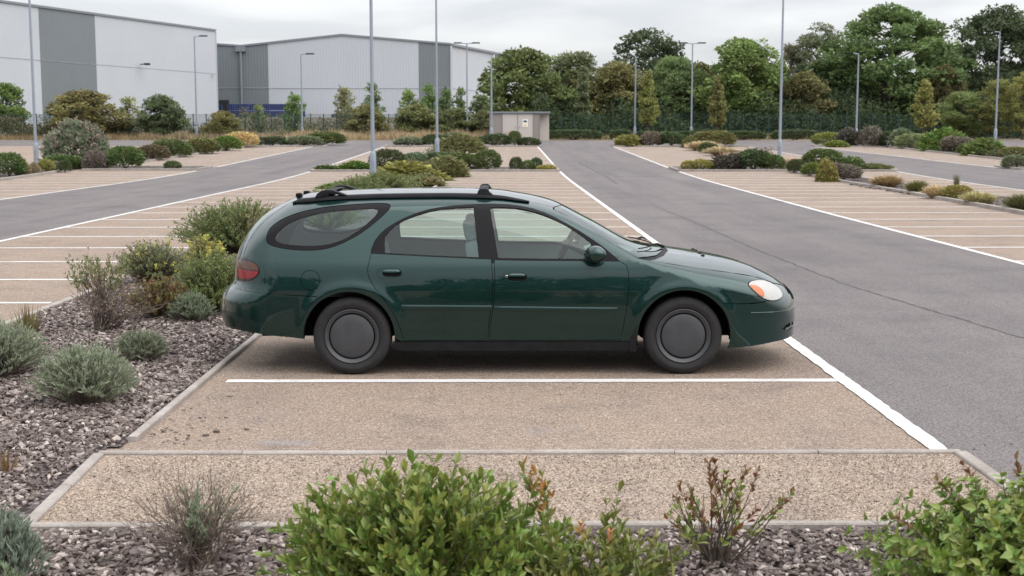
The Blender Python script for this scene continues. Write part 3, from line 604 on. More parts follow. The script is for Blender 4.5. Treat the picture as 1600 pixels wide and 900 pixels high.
for mir in (False, True):
    kw = dict(mirror=mir)
    bs = skin('side_panel', P_side, UV, T[body_sel], M['paint'], car, **kw)
    skin('fuel_flap', P_side, UV, T[sel['fuel']], M['paint'], bs, -.001, **kw) if not mir else None
    skin('quarter_window', P_side, UV, T[sel['quarter_glass']], M['glass'], bs, -.004, 0, **kw)
    skin('window_trim', P_side, UV, T[sel['quarter_trim']], M['trim'], bs, -.002, .012, **kw)
    skin('pillar_trim', P_side, UV, T[pil], M['trim'], bs, 0, .004, **kw)
    skin('front_wing', P_side, UV, T[fen], M['paint'], car, **kw)
    for nm, gl, tr in (('front_door', 'front_window', 'front_trim'), ('rear_door', 'rear_window', 'rear_trim')):
        d = skin(nm, P_side, UV, T[sel[nm]], M['paint'], car, **kw)
        skin('window', P_side, UV, T[sel[gl]], M['glass'], d, -.008, 0, **kw); skin('window_trim', P_side, UV, T[sel[tr]], M['trim'], d, -.001, .016, **kw)
        s = 1 if mir else -1
        # rubbing strip
        x0, x1, za, zb = (-.968, -.218, .574, .567) if nm == 'rear_door' else (-.200, .825, .562, .549)
        xs = np.linspace(x0, x1, 30); zs = np.linspace(za, zb, 30); mb = MB(); prof = [(-.022, -.004), (-.019, .007), (-.008, .012), (.010, .012), (.019, .007), (.022, -.004)]
        vs = []
        for i, (x, z) in enumerate(zip(xs, zs)):
            k = 1 if 0 < i < 29 else .35
            for dz, dn in prof: vs.append((x, s*(float(S(x, z+dz))+dn*k), z+dz))
        mb.add(vs, [(i*6+k, i*6+k+1, i*6+7+k, i*6+6+k) for i in range(29) for k in range(5)]+[tuple(range(6)), tuple(range(29*6, 30*6))[::-1]])
        mb.obj('rubbing_strip', M['paint'], d, .6)
        # handle: surround ring, flat dark patch painted as the recess shade, and pull
        hx, hz = (-1.060, .859) if nm == 'rear_door' else (-.023, .826)
        ring = []; n = 40; rr = [(1.0, -.001), (.97, .004), (.88, .004), (.84, -.003), (.0, -.004)]
        for k, dn in rr:
            for i in range(n):
                a = 2*math.pi*i/n; ca, sa = math.cos(a), math.sin(a); x = hx+.112*k*math.copysign(abs(ca)**.75, ca); z = hz+.046*k*math.copysign(abs(sa)**.8, sa)+.006*k*ca*0; ring.append((x, s*(float(S(x, z))+dn), z))
        MB().add(ring, [(j*n+i, j*n+(i+1) % n, (j+1)*n+(i+1) % n, (j+1)*n+i) for j in range(4) for i in range(n)]).obj('handle_surround', M['paint'], d, .7)
        cup = []
        for k, dn in ((1, .0015), (.8, .001), (0, .001)):
            for i in range(n):
                a = 2*math.pi*i/n; ca, sa = math.cos(a), math.sin(a); x = hx+.015+.078*k*math.copysign(abs(ca)**.6, ca); z = hz-.004+.030*k*math.copysign(abs(sa)**.7, sa); cup.append((x, s*(float(S(x, z))+dn), z))
        MB().add(cup, [(j*n+i, j*n+(i+1) % n, (j+1)*n+(i+1) % n, (j+1)*n+i) for j in range(2) for i in range(n)]).obj('handle_recess_shade', M['shell'], d, .7)
        pull = []
        for i in range(13):
            t = i/12; x = hx-.055+.135*t; r = .016*(1-(2*t-1)**6*.5)
            for k in range(8):
                a = 2*math.pi*k/8; z = hz+.009+r*math.sin(a); pull.append((x, s*(float(S(x, z))+.007+.009*math.cos(a)*(1 if math.cos(a) > 0 else .6)), z))
        MB().add(pull, [(i*8+k, i*8+(k+1) % 8, i*8+8+(k+1) % 8, i*8+8+k) for i in range(12) for k in range(8)]+[tuple(range(8)), tuple(range(96, 104))[::-1]]).obj('handle', M['paint'], d, .8)
        if nm == 'front_door':
            y = s*(float(S(-.107, .826))+.003)
            MB().lathe([(0, .004*s), (.009, .004*s), (.012, 0)], 'y', (-.094, y+s*.004, .826), 16).obj('lock', M['chrome'], d, .5)
            mir_v = []                                           # mirror housing on its foot
            n, m_ = 24, 12
            for j in range(m_+1):
                ph = math.pi*j/m_
                for i in range(n):
                    a = 2*math.pi*i/n; mx = math.cos(ph)*.078; ry = math.sin(ph)**.8*.105; x = .632-mx*(1.0)+(.015*math.cos(a)); mir_v.append((x, s*(.965+ry*math.cos(a)*.85), 1.018+ry*.66*math.sin(a)-.01*mx*10*0))
            mb = MB().add(mir_v, [(j*n+i, j*n+(i+1) % n, j*n+n+(i+1) % n, j*n+n+i) for j in range(m_) for i in range(n)])
            mo = mb.obj('mirror_housing', M['paint'], d, 1.2)
            mb = MB(); mb.tube([(.66, s*.84, .968), (.645, s*.90, .965), (.635, s*.96, .975)], [.036, .032, .03], 12); mb.obj('mirror_foot', M['trim'], d, 1)
            mb = MB(); mb.prism([(.60, .962), (.735, .962), (.80, .952), (.61, 1.10)], 'y', s*.835, s*.842)
# roof, windshield, bonnet, cowl
def panel(name, chart, poly, mat, parent=car, off=0, rim=.012, grid=.04, holes=(), keep=None):
    poly = [tuple(p) for p in poly]; P = np.array(poly); bb = (P[:, 0].min(), P[:, 0].max(), P[:, 1].min(), P[:, 1].max())
    UV, T = triangulate([poly]+[list(h) for h in holes], grid, bb); c = UV[T].mean(1); k = inpoly(c, poly)
    for h in holes: k &= ~inpoly(c, [tuple(q) for q in h])
    return skin(name, chart, UV, T[k], mat, parent, off, rim)
mirr = lambda a: [tuple(p) for p in a]+[(p[0], -p[1]) for p in a[::-1]]
roof = panel('roof', P_top, mirr([(.385, 0.001), (.37, .3), (.308, ROOF_Y-.004)]+[(x, ROOF_Y-.004) for x in np.linspace(.2, -1.8, 20)]+[(-1.875, ROOF_Y-.004), (-1.875, .001)]), M['paint'])
wsh = panel('windshield', P_top, mirr([(.395, .001), (.38, .3), (.315, .493), (.312, .555)]+[(a+.004, b-.006) for a, b in ws[1:]]+[(1.08, .76), (1.18, .62), (1.25, .38), (1.275, .001)]), M['windshield'], car, -.003, 0)
band = panel('windshield_band', P_top, mirr([(.395, .001), (.38, .3), (.315, .493), (.312, .555)]+[(a+.004, b-.006) for a, b in ws[1:]]+[(1.08, .76), (1.18, .62), (1.25, .38), (1.275, .001)]), M['trim'], wsh, -.006, 0, .03,
    [mirr([(.45, .001), (.43, .3), (.365, .53), (.49, .585), (.63, .645), (.80, .735), (.90, .775), (.98, .77), (1.10, .58), (1.17, .36), (1.19, .001)])])
bonnet = panel('bonnet', P_top, mirr([(1.33, .001), (1.31, .35), (1.24, .62), (1.15, .78), (1.10, .832)]+[(a, b-.005) for a, b in hood_side[1:]]+[(2.20, .52), (2.30, .36), (2.345, .18), (2.36, .001)]), M['paint'])
panel('cowl', P_top, mirr([(1.1, .001), (1.0, .6), (.93, .80), (1.0, .84), (1.2, .80), (1.4, .6), (1.45, .001)]), M['trim'], car, -.012, 0)
for s in (1, -1):
    for y in (.12, .30): MB().lathe([(0, .014), (.014, .012), (.02, 0)], 'z', (1.62, s*y, float(P_top(np.array([1.62]), np.array([y]))[0, 2])-.002), 12).obj('washer_jet', M['trim'], bonnet, .6)
    # wipers at rest along the foot of the windshield
    ya, yb = (-.10, -.66) if s < 0 else (.60, .02)
    ys = np.linspace(ya, yb, 9); xs = 1.20-.20*(np.abs(ys)/.7)**2; zz = P_top(xs, ys)[:, 2]+.016
    bl = MB().tube(list(zip(xs, ys, zz)), .006, 6).obj('wiper_blade', M['trim'], wsh)
    MB().tube([(xs[0]+.10, ys[0]+.02*s, zz[0]-.02), (xs[2]+.05, ys[2], zz[2]+.014), (xs[5]+.006, ys[5], zz[5]+.014)], [.014, .009, .006], 6).obj('wiper_arm', M['trim'], bl)
# tailgate with its window
def ang(P3, ax, back=False): return np.arctan2(P3[:, 1], (ax-P3[:, 0]) if back else (P3[:, 0]-ax))
sp = np.array(seam_pts); s3 = P_side(sp[:, 0], sp[:, 1]); top3 = P_top(np.full(6, -1.885), np.linspace(-ROOF_Y, 0, 6))
tg = [(a, p[2]) for a, p in zip(ang(s3, AX_R, True), s3)]+[(a, p[2]) for a, p in zip(ang(top3, AX_R, True), top3)]
tg_half = [(u+.006 if u < -.02 else u, v) for u, v in tg]; tg_poly = tg_half+[(-u, v) for u, v in tg_half[::-1][1:]]+[(0, .695)]
wpoly = smooth_poly([(-.50, 1.02), (-.52, 1.20), (-.60, 1.33), (.60, 1.33), (.52, 1.20), (.50, 1.02)], 2)
gate = panel('tailgate', P_tail, tg_poly, M['paint'], grid=.035, holes=[wpoly])
panel('rear_window', P_tail, wpoly, M['glass'], gate, -.003, 0)
panel('tail_underlay', P_tail, [(-1.0, .60), (-1.0, .95), (-.9, 1.0), (.9, 1.0), (1.0, .95), (1.0, .60)], M['paint'], gate, -.006, 0)
for s in (-1, 1):
    lamp3 = np.array([(-2.46, -.45, .955), (-2.412, -.600, .956), (-2.348, -.701, .963), (-2.299, -.751, .958), (-2.248, -.794, .947), (-2.207, -.823, .928), (-2.181, -.843, .901), (-2.172, -.854, .871), (-2.182, -.857, .836), (-2.209, -.849, .809), (-2.248, -.83, .789), (-2.294, -.798, .774), (-2.343, -.753, .765), (-2.385, -.7, .763), (-2.46, -.45, .765)])
    lu = np.stack([ang(lamp3, AX_R, True), lamp3[:, 2]], 1); lu[:, 0] *= -s
    lo = panel('tail_lamp', P_tail, lu, M['lens_dark'], car, .006, .012, .015)
    c = np.array([lu[:, 0].mean(), lu[:, 1].mean()])
    inner = (lu-[c[0]-s*-.0, c[1]])*np.array([.70, .74])+[c[0]+s*.045, c[1]]
    zc = .868
    def half(up):
        P = resample(inner, .01); P = [p for p in P if (p[1] > zc) == up]; a = np.array(P); a = a[np.argsort(np.arctan2(a[:, 1]-zc, (a[:, 0]-a[:, 0].mean())))]
        return a
    panel('brake_lens', P_tail, half(False), M['lens_red'], lo, .009, .004, .015); panel('turn_lens', P_tail, half(True), M['lens_smoke'], lo, .009, .004, .015)
# bumpers
def arc(cx, cz, r, a0, a1, n=14): return [(cx+r*math.cos(math.radians(a0+(a1-a0)*i/(n-1))), cz+r*math.sin(math.radians(a0+(a1-a0)*i/(n-1)))) for i in range(n)]
def chart_pts(l, ax, back):
    l = np.array(l); p = P_side(l[:, 0], l[:, 1]); return list(zip(ang(p, ax, back), p[:, 2]))
fb = chart_pts(arc(WHEEL_X[1], .33, .388, -17, 43), AX_F, False)+chart_pts([(1.72, .600), (1.83, .593), (1.955, .590), (2.04, .597), (2.12, .603)], AX_F, False)
fbb = chart_pts([(1.76, .222), (2.0, .238), (2.15, .25)], AX_F, False)
fb_poly = fb+[(0, .615)]+[(-u, v) for u, v in fb[::-1]]+[(-u, v) for u, v in fbb]+[(0, .262)]+fbb[::-1]
fog = [np.array([(s*a, z) for a, z in [(-.62, .350), (-.60, .372), (-.52, .384), (-.43, .386), (-.40, .360), (-.45, .330), (-.55, .322), (-.61, .336)]]) for s in (1, -1)]
bumper_f = panel('front_bumper', P_nose, fb_poly, M['paint'], grid=.03, holes=fog)
for f in fog: panel('lower_vent', P_nose, f, M['shell'], bumper_f, -.02, 0, .03)
for s in (-1, 1): MB().tube([tuple(p+np.array([.01, s*.004, 0])) for p in P_nose(s*np.linspace(.62, .40, 8), np.linspace(.347, .357, 8))], .007, 6).obj('vent_bar', M['paint'], bumper_f)
lip = P_nose(np.linspace(-.98, .98, 50), np.interp(np.abs(np.linspace(-.98, .98, 50)), [0, .7, .98], [.505, .505, .517]))
MB().tube([tuple(p) for p in lip], [.0045]*50, 6).obj('bumper_crease', M['chrome_dull'] if 'chrome_dull' in M else M['paint'], bumper_f, 1)
panel('nose_panel', P_nose, [(-.84, .56), (-.84, .70), (-.7, .72), (-.3, .72), (.3, .72), (.7, .72), (.84, .70), (.84, .56)], M['paint'], bumper_f, -.005, 0)
panel('grille', P_nose, smooth_poly([(-.26, .54), (-.30, .60), (-.26, .66), (.26, .66), (.30, .60), (.26, .54)], 2), M['shell'], bumper_f, .003, .01)
HL = [(1.919, -.826, .743), (1.93, -.799, .757), (1.953, -.767, .765), (2.013, -.706, .767), (2.06, -.661, .761), (2.108, -.618, .748), (2.155, -.58, .729), (2.187, -.567, .708), (2.23, -.551, .68), (2.257, -.566, .656), (2.269, -.587, .636), (2.264, -.621, .62), (2.241, -.671, .61), (2.206, -.724, .604), (2.162, -.771, .604), (2.122, -.804, .61), (2.089, -.824, .62), (2.057, -.84, .634), (2.016, -.849, .657), (1.978, -.845, .683), (1.945, -.841, .712)]
HA = [(1.924, -.826, .742), (1.945, -.811, .741), (1.972, -.8, .735), (2.002, -.79, .723), (2.033, -.785, .704), (2.052, -.798, .677), (2.06, -.82, .656), (2.057, -.837, .637), (2.016, -.847, .660), (1.979, -.843, .686), (1.947, -.84, .714)]
for s in (-1, 1):
    h = np.array(HL); u = np.stack([ang(h, AX_F)*-s, h[:, 2]], 1); a = np.array(HA); ua = np.stack([ang(a, AX_F)*-s, a[:, 2]], 1)
    panel('headlamp_bezel', P_nose, inset(u, -.006), M['shell'], bumper_f, .001, .012, .02)
    hl = panel('headlamp', P_nose, smooth_poly(u, 1), M['lens_clear'], car, .007, .012, .02); panel('turn_lens', P_nose, smooth_poly(ua, 1), M['lens_amber'], hl, .0095, .004, .02)
rb = chart_pts(arc(WHEEL_X[0]-.02, .325, .381, 184, 117), AX_R, True)+chart_pts([(-1.66, .658), (-1.867, .667), (-2.1, .684), (-2.335, .692)], AX_R, True)
rbb = chart_pts([(-1.775, .305), (-2.0, .325), (-2.2, .35), (-2.3, .36)], AX_R, True)
rb_poly = rb+[(0, .698)]+[(-u, v) for u, v in rb[::-1]]+[(-u, v) for u, v in rbb]+[(0, .37)]+rbb[::-1]
panel('rear_bumper', P_tail, rb_poly, M['paint'], grid=.03)
# black lower trim, wheel wells, inner shell
for s in (-1, 1):
    def strip_skin(name, pts, mat, off):   # pts: rows of (x, z_low, z_high)
        V = []; n = len(pts)
        for x, za, zb in pts:
            for t in (0, .5, 1): z = za+(zb-za)*t; V.append((x, s*(float(S(x, z))+off), z))
        for x, za, zb in pts:
            for t in (0, .5, 1): z = za+(zb-za)*t; V.append((x, s*(float(S(x, z))+off-.05), z))
        q = 3*n; F = []
        for i in range(n-1):
            b = i*3; F += [(b, b+1, b+4, b+3), (b+1, b+2, b+5, b+4), (q+b+3, q+b+4, q+b+1, q+b), (q+b+4, q+b+5, q+b+2, q+b+1), (b, b+3, q+b+3, q+b), (b+2, q+b+2, q+b+5, b+5)]
        F += [(0, q, q+1, 1), (1, q+1, q+2, 2), (q-3, q-2, 2*q-2, 2*q-3), (q-2, q-1, 2*q-1, 2*q-2)]
        return MB().add(V, F).obj(name, mat, car, .6)
    strip_skin('sill', [(-1.035, .225, .276)]+[(x, .205, .279) for x in np.linspace(-1.0, .95, 24)]+[(.985, .195, .279)], M['plastic'], -.003)
    strip_skin('mud_flap', [(.93, .20, .31), (.96, .195, .36), (.985, .192, .42)], M['plastic'], .004)
    for wx, r, cx in ((WHEEL_X[0]-.02, .378, 0), (WHEEL_X[1], .385, 0)):
        V = []; n = 40; prof = ((r+.016, -.020), (r+.002, -.012), (r-.004, -.03), (r+.02, -.10), (r+.03, -.36), (0, -.37))
        for rr, dy in prof:
            for i in range(n+1):
                a = math.radians(-5+188*i/n); x, z = wx+rr*math.cos(a), .33+rr*math.sin(a)
                xs_, zs_ = wx+min(rr, r)*math.cos(a), .33+min(rr, r)*math.sin(a)
                V.append((x, s*(float(S(xs_, max(zs_, .2)))+dy), z))
        MB().add(V, [(j*(n+1)+i, j*(n+1)+i+1, (j+1)*(n+1)+i+1, (j+1)*(n+1)+i) for j in range(5) for i in range(n)]).obj('wheel_well', M['shell'], car, 1)
def side_shell(name, off, mat, poly, holes, parent=car, grid=.07):
    UV, T = triangulate([poly]+[list(h) for h in holes], grid, (-2.4, 2.2, .25, 1.5)); c = UV[T].mean(1); k = inpoly(c, poly)
    for h in holes: k &= ~inpoly(c, [tuple(q) for q in h])
    return skin(name, P_side, UV, T[k], mat, parent, off, 0, both=True)
shell_out = [(-2.30, .72), (-2.30, .95), (-2.2, 1.17), (-2.05, 1.30), (-1.9, 1.36), (-1.5, 1.43), (-.6, 1.45), (.1, 1.42), (.3, 1.37), (.7, 1.14), (.95, .96), (1.6, .82), (2.0, .70), (1.85, .60), (1.40, .45), (.98, .23), (-1.0, .23), (-1.4, .5), (-1.75, .62)]
side_shell('inner_shell', -.014, M['shell'], shell_out, [QG, RG, FG, ARF, ARR])
side_shell('cabin_lining', -.045, M['cabin_lifted'], [(-2.22, .75), (-2.2, .95), (-2.1, 1.15), (-1.9, 1.32), (-.6, 1.42), (.1, 1.38), (.55, 1.15), (.85, .96), (.9, .35), (-.95, .35), (-1.4, .72)], [inset(QG, -.01), inset(RG, -.01), inset(FG, -.01), ARF, ARR])
panel('headliner', P_top, mirr([(.36, .001), (.28, .52), (-1.8, .52), (-1.8, .001)]), M['cabin'], car, -.03, 0, .1)
MB().box(-.99, .97, -.80, .80, .20, .34).obj('floor_pan', M['shell'], car)
MB().box(-2.2, 1.95, -.52, .52, .27, .62).obj('underbody', M['shell'], car)
# cabin
def cushion(name, x0, x1, y0, y1, z0, z1, tilt, pivot, parent, mat, bev=.05):
    me = MB().box(x0, x1, y0, y1, z0, z1).mesh(name, M[mat], 1.0, bev)
    me.transform(Matrix.Translation(pivot) @ Matrix.Rotation(tilt, 4, 'Y') @ Matrix.Translation((-pivot[0], -pivot[1], -pivot[2])))
    return link(name, me, parent)
for y in (-.38, .38):
    st = cushion('front_seat', -.30, .24, y-.25, y+.25, .45, .60, 0, (0, y, .5), car, 'cabin')
    cushion('seat_back', -.36, -.22, y-.24, y+.24, .55, 1.10, -.20, (-.28, y, .58), st, 'cabin', .06); cushion('headrest', -.36, -.26, y-.13, y+.13, 1.10, 1.28, -.17, (-.28, y, .58), st, 'cabin', .045)
rs = cushion('rear_seat', -1.22, -.70, -.66, .66, .45, .62, 0, (0, 0, .5), car, 'cabin')
cushion('seat_back', -1.26, -1.12, -.66, .66, .58, 1.03, -.22, (-1.2, 0, .58), rs, 'cabin', .06)
for y in (-.42, .42): cushion('headrest', -1.24, -1.15, y-.14, y+.14, 1.03, 1.15, -.25, (-1.2, y, .58), rs, 'cabin', .045)
cushion('dashboard', .62, 1.18, -.74, .74, .62, .955, 0, (0, 0, .5), car, 'cabin_lifted', .07)
MB().box(-2.2, -1.28, -.62, .62, .62, .70).obj('load_floor', M['cabin_lifted'], car)
sw = MB(); c = Vector((.47, .38, .985)); ax = Vector((-.88, 0, .47)).normalized(); a = Vector((0, 1, 0)); b = ax.cross(a); pts = [c+(a*math.cos(t)+b*math.sin(t))*.185 for t in np.linspace(0, 2*math.pi, 33)]
sw.tube(pts, .016, 8, False); sw.tube([c-a*.18, c, c+a*.18], [.02, .05, .02], 8); sw.tube([c, c-ax*.28], .03, 8); sw.obj('steering_wheel', M['plastic'], car, 1)
# roof rails and cross bars
for s in (-1, 1):
    xs = np.linspace(-1.93, .10, 40); V = []
    for i, x in enumerate(xs):
        e = min(1, (x-xs[0])/.10+.02, (xs[-1]-x)/.45+.02); e = math.sqrt(max(0, e)); yb = float(np.interp(x, [-1.93, -1.8, 0, .1], [.46, .520, .528, .520]))
        for dy, dz in ((.018, -.010), (.016, .006), (.006, .020), (-.02, .026), (-.048, .020), (-.056, -.006)):
            y = yb+dy; zb = float(P_top(np.array([x]), np.array([yb-.02]))[0, 2]); V.append((x, s*y, zb+.006+dz*e+0))
    MB().add(V, [(i*6+k, i*6+k+1, i*6+7+k, i*6+6+k) for i in range(39) for k in range(5)]+[tuple(range(6)), tuple(range(234, 240))[::-1]]).obj('roof_rail', M['plastic'], car, 1.0)
zr = lambda x, y: float(P_top(np.array([x]), np.array([y]))[0, 2])
for x0, kind in ((-1.695, 'swept'), (-.365, 'arched')):
    z = zr(x0+.1, .50)+.022; xb, zb = (x0+.075, z+.036) if kind == 'swept' else (x0+.075, z+.028)
    V = []
    for y in np.linspace(-.437, .437, 13):
        for k in range(12): t = 2*math.pi*k/12; V.append((xb+.040*math.cos(t), y, max(zb, zr(xb, abs(y))+.018)+.010*math.sin(t)))
    bar = MB().add(V, [(i*12+k, i*12+(k+1) % 12, i*12+12+(k+1) % 12, i*12+12+k) for i in range(12) for k in range(12)]).obj('cross_bar', M['plastic'], car, 1)
    for s in (-1, 1):
        if kind == 'swept': pr = [(-.03, -.01), (-.01, .035), (.02, .062), (.065, .077), (.12, .072), (.18, .048), (.23, .024), (.25, .012), (.18, .018), (.13, .034), (.09, .034), (.06, .012), (.052, -.01)]
        else: pr = [(-.005, -.01), (.02, .012), (.03, .050), (.048, .066), (.10, .068), (.118, .05), (.125, .03), (.145, .012), (.16, -.01)]
        MB().prism([(x0+a, z+b*.78) for a, b in pr], 'y', *sorted((s*.44, s*.535))).obj('bar_foot', M['plastic'], bar, .9, .006)
MB().prism([(-2.07, 1.345), (-2.055, 1.385), (-1.97, 1.428), (-1.90, 1.466), (-1.90, 1.43)], 'y', -.10, .10).obj('rear_wiper_hub', M['trim'], gate, .6, .008)
for y in (-.22, .22): MB().box(-1.93, -1.88, y-.04, y+.04, 1.445, 1.485).obj('tailgate_hinge', M['trim'], gate, .6, .012)
# wheels
for wx in WHEEL_X:
    for s in (-1, 1):
        w = empty('wheel', (wx, s*.80, WHEEL_R)); w.parent = car; q = s
        tp = [(.235, -.10), (.262, -.108), (.295, -.112), (.312, -.100), (.3235, -.080), (.325, -.04), (.325, .04), (.3235, .078), (.314, .098), (.300, .109), (.278, .115), (.272, .1165), (.268, .115), (.250, .113), (.236, .106), (.228, .094), (.225, .06)]
        MB().lathe([(r, h*q) for r, h in tp], 'y', n=72).obj('tyre', M['tyre'], w, .7)
        MB().lathe([(.229, .096*q), (.228, .108*q), (.222, .110*q), (.208, .100*q), (.196, .094*q), (.190, .078*q), (.184, .06*q), (.05, .05*q)], 'y', n=64).obj('rim', M['rim'], w, .6)
        MB().lathe([(.180, .05*q), (.183, .085*q), (.181, .094*q), (.174, .0985*q), (.10, .1015*q), (.0, .1025*q)], 'y', n=64).obj('wheel_cover', M['cover'], w, .6)

# ------------------------------------------------------------------ plants
SHRUB_COLOURS = {'mid': (0.085, 0.115, 0.038), 'dark': (0.065, 0.088, 0.038), 'bright': (0.11, 0.16, 0.04), 'lime': (0.17, 0.18, 0.05), 'yellow': (0.25, 0.23, 0.07), 'yellowo': (0.19, 0.18, 0.055), 'olive': (0.13, 0.13, 0.05), 'oliveb': (0.15, 0.145, 0.058), 'green2': (0.1, 0.135, 0.042), 'greygreen': (0.135, 0.16, 0.095), 'mauve': (0.15, 0.125, 0.1), 'purple': (0.08, 0.07, 0.055), 'brown': (0.14, 0.115, 0.06), 'tan': (0.22, 0.18, 0.11), 'buff': (0.25, 0.19, 0.13), 'straw': (0.42, 0.32, 0.21), 'brownt': (0.28, 0.21, 0.125), 'cream': (0.42, 0.34, 0.16), 'pale': (0.19, 0.2, 0.1), 'limet': (0.32, 0.3, 0.15)}
